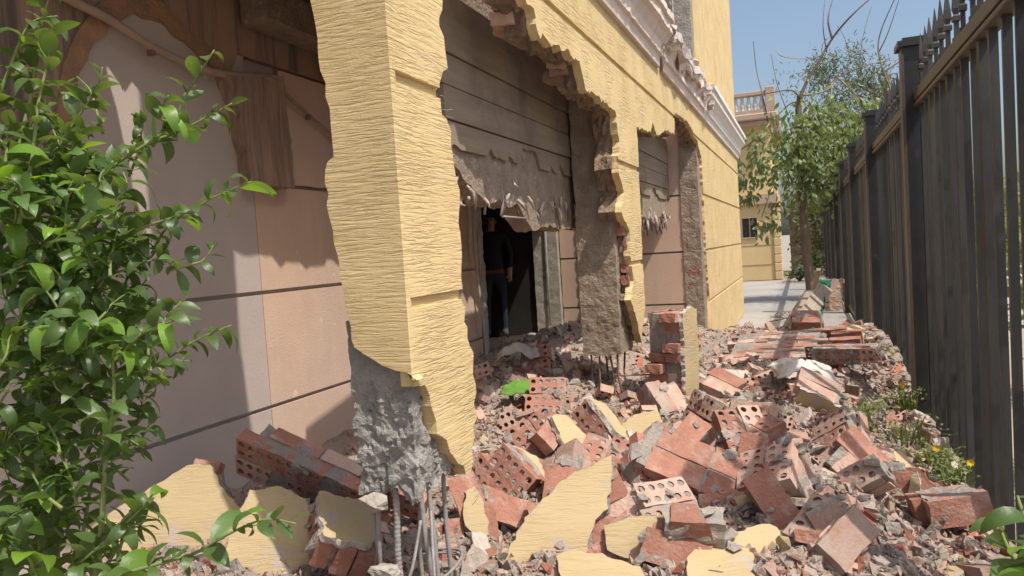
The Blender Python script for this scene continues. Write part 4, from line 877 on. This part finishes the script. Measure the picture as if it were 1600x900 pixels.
def citrus(name, label, loc, branches, density, nobj, scale=1., seed=2):
    rs = random.Random(seed); e = empty(name, loc, label, 'citrus shrub'); OFF = Matrix.Translation(-Vector(loc)); spots_ = []
    bm = bmesh.new()
    for pts, r in branches:
        c = curve_pts(pts, 6); n = len(c); tube(bm, c, [max(.0012, r*(1-.75*i/n)) for i in range(n)], 6); acc = 0; ph = rs.uniform(0, 6)
        for i in range(1, n):
            seg = c[i]-c[i-1]; acc += seg.length
            while acc > density:
                acc -= density; ph += 2.4+rs.uniform(-.5, .5); t = seg.normalized(); a = t.orthogonal().normalized(); b = t.cross(a)
                d = (a*math.cos(ph)+b*math.sin(ph)+t*rs.uniform(.2, 1.0)+Vector((0, 0, .35))).normalized()
                spots_.append((c[i-1].lerp(c[i], rs.random()), d, rs.uniform(.45, 1.15)*(1-.25*i/n)*scale))
    st = link('stem', bm_mesh(bm), stem_g, e); st.location = -Vector(loc)
    spots_.sort(key=lambda s: (s[0]-CAM).length/s[2])
    rest = bmesh.new()
    for i, (p, d, s) in enumerate(spots_):
        up = Vector((rs.uniform(-.8, .8), rs.uniform(-.8, .8), 1)); x = d; y = up.cross(x)
        if y.length < .05: continue
        y.normalize(); z = x.cross(y); Mx = Matrix(((x.x, y.x, z.x, p.x), (x.y, y.y, z.y, p.y), (x.z, y.z, z.z, p.z), (0, 0, 0, 1))) @ Matrix.Scale(s, 4)
        me = rs.choice(LV)
        if i < nobj: put(me, 'leaf', OFF @ Mx, e)
        else:
            k0 = len(rest.verts); me2 = me.copy(); me2.transform(Mx); rest.from_mesh(me2); bpy.data.meshes.remove(me2)
    if len(rest.verts):
        me = bpy.data.meshes.new('foliage'); rest.to_mesh(me); o = link('foliage', me, [leaf_m], e); o.location = -Vector(loc); tag(o, kind='stuff')
    rest.free(); return e
def at(px, py, dist): d = ray(px, py); return CAM + d*(dist/d.dot(f_))
BR = []
D0 = 1.32
def bpx(pts, d0, d1, r): 
    n = len(pts); BR.append(([at(x, y, d0+(d1-d0)*i/(n-1)) for i, (x, y) in enumerate(pts)], r))
bpx([(60,420),(95,325),(150,278),(205,240),(262,200),(300,132),(335,78)], 1.30, 1.30, .004)
bpx([(40,470),(120,420),(180,382),(225,355),(285,335),(335,308),(392,284)], 1.25, 1.15, .004)
bpx([(60,640),(180,602),(250,568),(305,532),(362,508)], 1.35, 1.4, .0035)
bpx([(120,930),(200,895),(300,866),(350,838),(412,812),(462,818)], 1.1, 1.0, .0035)
bpx([(20,330),(28,240),(48,150),(60,60),(78,-10)], 1.3, 1.35, .005)
bpx([(-20,200),(10,120),(45,40),(90,25)], 1.3, 1.3, .004)
bpx([(30,350),(50,250),(60,160),(75,95),(80,45)], 1.2, 1.25, .004)
bpx([(150,940),(160,800),(165,720),(178,620),(176,560),(182,545)], 1.2, 1.15, .005)
bpx([(100,940),(130,830),(150,740),(210,700),(235,660)], 1.3, 1.35, .004)
bpx([(110,480),(150,440),(200,420),(250,405),(280,425)], 1.25, 1.2, .003)
bpx([(100,560),(150,520),(200,470),(235,430)], 1.3, 1.25, .003); bpx([(60,700),(120,690),(180,680),(225,700)], 1.25, 1.2, .003); bpx([(100,900),(160,850),(215,800),(240,770)], 1.2, 1.15, .003); bpx([(80,250),(110,200),(150,140),(160,105)], 1.35, 1.35, .003)
bpx([(90,330),(120,290),(110,240),(130,200)], 1.3, 1.3, .003)
rs = random.Random(11)
for k in range(195):      # crowded inner twigs
    x, y = rs.gauss(75, 78), rs.choice((rs.uniform(200, 640), rs.uniform(300, 600), rs.uniform(560, 930)))
    if y > 640: x = min(x, 190)
    d = rs.uniform(1.15, 1.6); L = rs.uniform(50, 130); an = rs.uniform(-2.4, -.2)
    P = [(x+L*t*math.cos(an)+12*rs.uniform(-1, 1), y+L*t*math.sin(an)+12*rs.uniform(-1, 1)) for t in (0, .35, .7, 1)]
    bpx(P, d, d+rs.uniform(-.1, .1), .003)
base = Vector((-1.25, .75, 0))
BR.append(([base, base+Vector((.03, .05, .45)), at(70, 930, 1.32), at(60, 700, 1.35), at(55, 460, 1.3), at(40, 320, 1.3)], .012))
citrus('citrus_shrub', 'leafy green citrus shrub with glossy curled leaves in the left foreground', base, BR, .0125, 300, .95)
BR2 = []; BR = BR2
bpx([(1660,960),(1625,860),(1598,800),(1590,775)], .75, .8, .004); bpx([(1640,980),(1600,900),(1572,850),(1560,815)], .8, .85, .004); bpx([(1650,950),(1610,880),(1580,880),(1558,890)], .8, .8, .004)
bpx([(1650,950),(1640,860),(1630,800),(1622,780)], .75, .75, .004)
b2 = Vector((.33, .62, 0)); BR2.append(([b2, b2+Vector((0, 0, .6)), at(1650, 960, .78)], .007))
citrus('citrus_shrub', 'tip of a green leafy shrub in the bottom right corner', b2, BR2, .017, 60, 1.0, 5)
# weeds along the fence foot
def weed(px, py, z, hgt, n, lab, fl=0, spread=.16):
    c = onZ(px, py, z); rs = random.Random(px); bm = bmesh.new(); e = empty('weed', c, lab, 'weed', 'weeds at the fence foot')
    for i in range(n):
        a = rs.uniform(0, 6.28); L = hgt*rs.uniform(.5, 1.1); w = rs.uniform(.003, .007); d = Vector((math.cos(a), math.sin(a), 0))*spread*rs.uniform(.3, 1.2); b0 = Vector((rs.uniform(-.06, .06), rs.uniform(-.08, .08), -.03))
        q = [b0, b0+d*.3+Vector((0, 0, L*.6)), b0+d+Vector((0, 0, L*rs.uniform(.6, 1)))]; sd_ = Vector((-d.y, d.x, 0)).normalized()*w
        v = [bm.verts.new(p) for p in (q[0]-sd_, q[0]+sd_, q[1]+sd_, q[1]-sd_, q[2])]; bm.faces.new(v[:4]); bm.faces.new((v[3], v[2], v[4]))
        for _ in range(3):
            p = q[1].lerp(q[2], rs.random()); x = Vector((rs.uniform(-1, 1), rs.uniform(-1, 1), rs.uniform(-.2, .7))).normalized()*rs.uniform(.015, .035); y = x.orthogonal().normalized()*.008
            vv = [bm.verts.new(t) for t in (p, p+x*.5+y, p+x, p+x*.5-y)]; bm.faces.new(vv)
    me = bpy.data.meshes.new('blades'); bm.to_mesh(me); bm.free(); link('blades', me, weed_m, e)
    for k in range(fl):
        b2_ = bmesh.new(); p = Vector((rs.uniform(-.06, .06), -.06+rs.uniform(-.04, .04), hgt*rs.uniform(.5, .8)))
        for i in range(8):
            a = i*math.pi/4; t = Vector((math.cos(a), -.3, math.sin(a)))*.02; s = Vector((-math.sin(a), 0, math.cos(a)))*.009; vv = [b2_.verts.new(p+q_) for q_ in (Vector(), t*.6+s, t, t*.6-s)]; b2_.faces.new(vv)
        me = bpy.data.meshes.new('flower'); b2_.to_mesh(me); b2_.free(); link('flower', me, flower_m, e)
weed(1335, 680, .30, .26, 60, 'tuft of green weed growing in the rubble before the kerb', 0, .22)
weed(1360, 655, .30, .2, 40, 'thin dry weed between kerb and fence', 0)
weed(1415, 640, .28, .25, 46, 'green weed at the foot of the second fence post', 1)
weed(1460, 735, .24, .22, 40, 'weed with yellow flower heads at the nearest fence post', 1)
weed(1495, 755, .22, .2, 30, 'low weed with yellow flower behind the mortared block', 1)
weed(1390, 575, .32, .3, 46, 'tall weed beside the far fence post', 0)
weed(1420, 700, .25, .3, 26, 'spindly weed left of the nearest fence post', 0, .3)
# ------------------------------------------------------------------ background
def cluster_leaves(bm, c, r, n, size, rs, droop=.5, aspect=.42):
    for _ in range(n):
        d = Vector((rs.gauss(0, .5), rs.gauss(0, .5), rs.gauss(0, .5)))
        p = Vector(c)+Vector((d.x*r[0], d.y*r[1], d.z*r[2])); L = size*rs.uniform(.6, 1.2)
        x = Vector((rs.uniform(-1, 1), rs.uniform(-1, 1), rs.uniform(-1, .5)-droop)).normalized()*L; y = x.orthogonal(); y.rotate(Matrix.Rotation(rs.uniform(0, 6), 3, x)); y = y.normalized()*L*aspect
        n_ = x.cross(y).normalized()*L*.08
        v = [bm.verts.new(q) for q in (p, p+x*.35+y*.5+n_, p+x*.75+y*.38+n_, p+x, p+x*.75-y*.38+n_, p+x*.35-y*.5+n_)]; bm.faces.new(v)
TY = 19.0
tb = onY(1268, 478, TY); tree = empty('pruned_tree', (tb.x, TY, 0), 'pruned tree with bare pale branches and drooping leaf clusters at the alley end', 'tree')
def bgtube(paths, name, m, parent, Y, dy=0.):
    for pts, r in paths:
        bm = bmesh.new(); P = [onY(x, y, Y+dy*nz(i*.9, x*.1)) for i, (x, y) in enumerate(pts)]; c = curve_pts(P, 5); n = len(c); tube(bm, c, [max(.006, r*.75*(1-.7*i/n)) for i in range(n)], 6)
        o = link(name, bm_mesh(bm), m, parent); o.location = -parent.location
bm = bmesh.new(); c = curve_pts([Vector((tb.x+.06, TY, -.1)), onY(1263,420,TY), onY(1257,350,TY), onY(1251,260,TY), onY(1248,190,TY), onY(1249,148,TY)], 6); tube(bm, c, [.125-.06*i/len(c) for i in range(len(c))], 10); wob(bm, .03, 3, 1); o = link('trunk', bm_mesh(bm), bark, tree); o.location = -tree.location
bgtube([([(1249,155),(1262,125),(1280,95),(1302,58),(1330,25),(1366,-8)], .06), ([(1292,82),(1286,40),(1290,-8)], .02), ([(1300,60),(1294,30),(1303,-8)], .035), ([(1396,150),(1374,90),(1376,50),(1402,-10)], .03), ([(1374,80),(1388,50),(1406,-5)], .02), ([(1200,190),(1192,150),(1182,110),(1177,64)], .025), ([(1232,180),(1214,130),(1205,85)], .015), ([(1249,152),(1236,141),(1205,145),(1168,152)], .03), ([(1340,130),(1348,60),(1362,10)], .014), ([(1290,130),(1285,70),(1312,52)], .014), ([(1330,100),(1320,60),(1308,40)], .014)], 'bare_branch', bark, tree, TY, .8)
bgtube([([(1152,236),(1180,218),(1215,180),(1240,160),(1262,168),(1285,200)], .032), ([(1250,150),(1290,142),(1312,120),(1360,100),(1412,92)], .03), ([(1310,122),(1340,150),(1372,180),(1390,195)], .03), ([(1215,78),(1222,88),(1262,92),(1300,84),(1362,76)], .016), ([(1300,130),(1294,165),(1270,196)], .028), ([(1256,172),(1280,212),(1302,246)], .035), ([(1190,340),(1200,310),(1210,280),(1215,250)], .018), ([(1225,330),(1250,322),(1262,310)], .015), ([(1300,130),(1330,160),(1350,190)], .02)], 'pale_branch', twig, tree, TY, .8)
rs = random.Random(21); bm = bmesh.new()
for px, py, rp, n in ((1285,225,48,330),(1235,215,30,150),(1315,235,42,300),(1262,275,38,240),(1362,200,34,190),(1182,258,30,130),(1162,285,20,70),(1290,285,26,150),(1385,182,24,110),(1342,222,45,260),(1195,355,12,24),(1212,325,13,22),(1270,190,26,110),(1240,250,26,120),(1178,215,14,26),(1165,310,10,24),(1300,190,30,130),(1205,350,8,14)):
    c = onY(px, py, TY+rs.uniform(-.9, .3)); r = rp/1160*TY; cluster_leaves(bm, c, (r*1.4, r*1.2, r*1.25), int(n*1.35), .20, rs, .7)
me = bpy.data.meshes.new('crown'); bm.to_mesh(me); bm.free(); o = link('crown', me, leaf_t, tree); o.location = -tree.location
FY = 32.; ft = empty('feathery_tree', (3.6, FY, 0), 'far feathery tree rising behind the pruned one', 'tree'); bm = bmesh.new()
for k in range(70):
    px, py = rs.gauss(1315, 38), rs.gauss(150, 28); c = onY(px, py, FY+rs.uniform(-1, 1)); cluster_leaves(bm, c, (.45, .45, .6), 50, .2, rs, -.9, .2)
for px in (1262, 1284, 1304, 1325, 1345, 1365, 1384):
    for k in range(4): c = onY(px+rs.uniform(-6, 6), 88+20*abs(px-1318)/50+k*11, FY); cluster_leaves(bm, c, (.18, .2, .35), 26, .2, rs, -1.2, .18)
me = bpy.data.meshes.new('crown'); bm.to_mesh(me); bm.free(); o = link('crown', me, leaf_f, ft); o.location = -ft.location
bm = bmesh.new(); tube(bm, [(3.3, FY, 0), (3.4, FY, 3), (3.2, FY, 6), (3.3, FY, 7.4)], [.22, .18, .12, .05], 8)
for k in range(8): tube(bm, [(3.3, FY, 4.5+.2*k), (3.3+rs.uniform(-1.2, 1.2), FY, 6+.2*k), (3.3+rs.uniform(-2, 2), FY, 7+.15*k)], [.07, .05, .02], 5)
o = link('trunk', bm_mesh(bm), bark, ft); o.location = -ft.location
def shrub(x, y, w, h_, label, n=700, cat='shrub', m=None, size=.18):
    e = empty('garden_shrub', (x, y, 0), label, cat, None); bm = bmesh.new()
    for k in range(14): cluster_leaves(bm, (rs.uniform(-w, w)*.7, rs.uniform(-w, w)*.5, h_*(.25+.65*rs.random())), (w*.4, w*.4, h_*.16), n//14, size, rs, .0, .5)
    me = bpy.data.meshes.new('foliage'); bm.to_mesh(me); bm.free(); link('foliage', me, m or leaf_f, e)
    bm = bmesh.new(); 
    for k in range(4): tube(bm, [(0, 0, 0), (rs.uniform(-w, w)*.3, 0, h_*.4), (rs.uniform(-w, w)*.6, rs.uniform(-.2, .2), h_*.8)], [.05, .03, .01], 5)
    link('stem', bm_mesh(bm), bark, e)
shrub(.5, 30.5, 1.3, 3.6, 'dark shrub behind the tree trunk at the end of the alley', 1500)
shrub(2.4, 30, 1.6, 4.6, 'tall dark shrub far beyond the fence line', 1500); shrub(.2, 29.2, .7, 1.0, 'low dry bush at the foot of the far house corner', 400)
shrub(-.15, 26.6, .5, .5, 'low weeds at the edge of the paved yard', 260)
for i, (x, y, w, h_) in enumerate(((1.9, 5.0, .7, 1.9), (2.0, 7.6, .8, 2.0), (2.1, 10.5, .8, 2.1), (2.4, 14.5, .9, 2.2))):
    shrub(x, y, w, h_, ('first', 'second', 'third', 'fourth')[i]+' green garden bush beyond the fence, counted from the right edge', 900, m=leaf_t, size=.11)
bw = empty('boundary_wall', (8, 34, 0), 'rough brown boundary wall closing the yard behind the trees', 'wall')
bm = bmesh.new(); box(bm, (-.5, 33.8, 0), (40, 34.1, 2.5)); bmesh.ops.subdivide_edges(bm, edges=bm.edges, cuts=30, use_grid_fill=True); wob(bm, .05, 2, 1); o = link('wall', bm_mesh(bm), M('brown_rubble_wall', (.22, .18, .145), (.15, .12, .095), scale=2, bump=.8, bscale=4, dist=.1)[0], bw); o.location = -bw.location
bm = bmesh.new(); box(bm, (-.55, 33.72, 2.52), (40, 34.18, 2.62)); o = link('coping', bm_mesh(bm), tan_m, bw); o.location = -bw.location
bh = empty('far_house', (-4, 28, 0), 'pale yellow two storey house with balustraded roof terrace across the yard', 'house')
def bp2(name, a, b, m, parent=None, bev=0):
    o = boxobj(name, a, b, m, parent or bh, bev); 
    if parent is None: o.location = -bh.location
    return o
bp2('wall', (-9, 28, 0), (-.92, 36, 2.72), yel_far); bp2('floor_band', (-9.1, 27.86, 2.72), (-.78, 36, 3.05), tan_m); bp2('upper_wall', (-9, 28.02, 3.05), (-.95, 36, 5.45), yel_far)
for i, z in enumerate(np.arange(.0, 2.7, .3)): bp2('quoin', (-.96, 27.94, z+.01), (-.70, 28.3, z+.285), yel_far, bev=.02)
for z0, z1 in ((.55, .575), (1.25, 1.275)): bp2('string_groove', (-9, 27.985, z0), (-.97, 28.005, z1), tan_m)
bp2('eaves', (-9.2, 27.6, 5.45), (-.72, 36, 5.62), tan_m, bev=.03); bp2('cornice', (-9.3, 27.45, 5.62), (-.62, 36, 5.85), tan_m, bev=.04); bp2('balustrade_rail', (-9.2, 27.55, 6.48), (-.72, 27.85, 6.62), tan_m, bev=.02)
bp2('balustrade_base', (-9.2, 27.55, 5.85), (-.72, 27.85, 5.98), tan_m); bp2('corner_pedestal', (-1.0, 27.5, 5.85), (-.68, 27.9, 6.72), tan_m, bev=.02)
bbm = bmesh.new(); tube(bbm, [(0, 0, z) for z in (0, .04, .05, .12, .2, .3, .42, .46, .5)], [.07, .07, .05, .085, .09, .06, .045, .07, .07], 8); bal = bm_mesh(bbm, 'baluster', True); bal.materials.append(M('baluster_paint', (.60, .52, .45), bump=0)[0])
for i in range(16): put(bal, 'baluster', Matrix.Translation(Vector((-1.14-.215*i, 27.7, 5.98))-bh.location), bh)
w = bp2('window', (-2.0, 27.97, 1.56), (-1.5, 28.03, 2.24), win_m); 
for a, b in (((-2.03, 27.95, 1.52), (-1.47, 28.02, 1.558)), ((-2.03, 27.95, 2.242), (-1.47, 28.02, 2.28)), ((-2.03, 27.95, 1.56), (-2.002, 28.02, 2.24)), ((-1.498, 27.95, 1.56), (-1.47, 28.02, 2.24)), ((-1.758, 27.955, 1.56), (-1.742, 28.02, 2.24))):
    o = boxobj('window_frame', a, b, tan_m, w)
w2 = bp2('upper_window', (-3.0, 27.99, 3.5), (-2.1, 28.05, 4.9), win_m)
# dry branches and scraps lying on the yard
for i in range(9):
    x, y = rnd(-1.0, .4), rnd(11.5, 15.5); bm = bmesh.new()
    a0 = Vector((x, y, .03)); an = rnd(0, 6); L = rnd(.3, .9); pts = [a0, a0+Vector((math.cos(an)*L*.5, math.sin(an)*L*.5, rnd(.03, .15))), a0+Vector((math.cos(an+.3)*L, math.sin(an+.3)*L, rnd(.02, .12)))]
    tube(bm, curve_pts(pts, 3), .012, 5)
    for k in range(4): p = pts[1].lerp(pts[2], rnd(0, 1)); tube(bm, [p, p+Vector((rnd(-.2, .2), rnd(-.2, .2), rnd(.02, .12)))], .006, 4)
    tag(link('fallen_branch', bm_mesh(bm), bark), 'dry fallen branch lying on the yard beyond the heap', 'branch', 'dry branches on the yard')
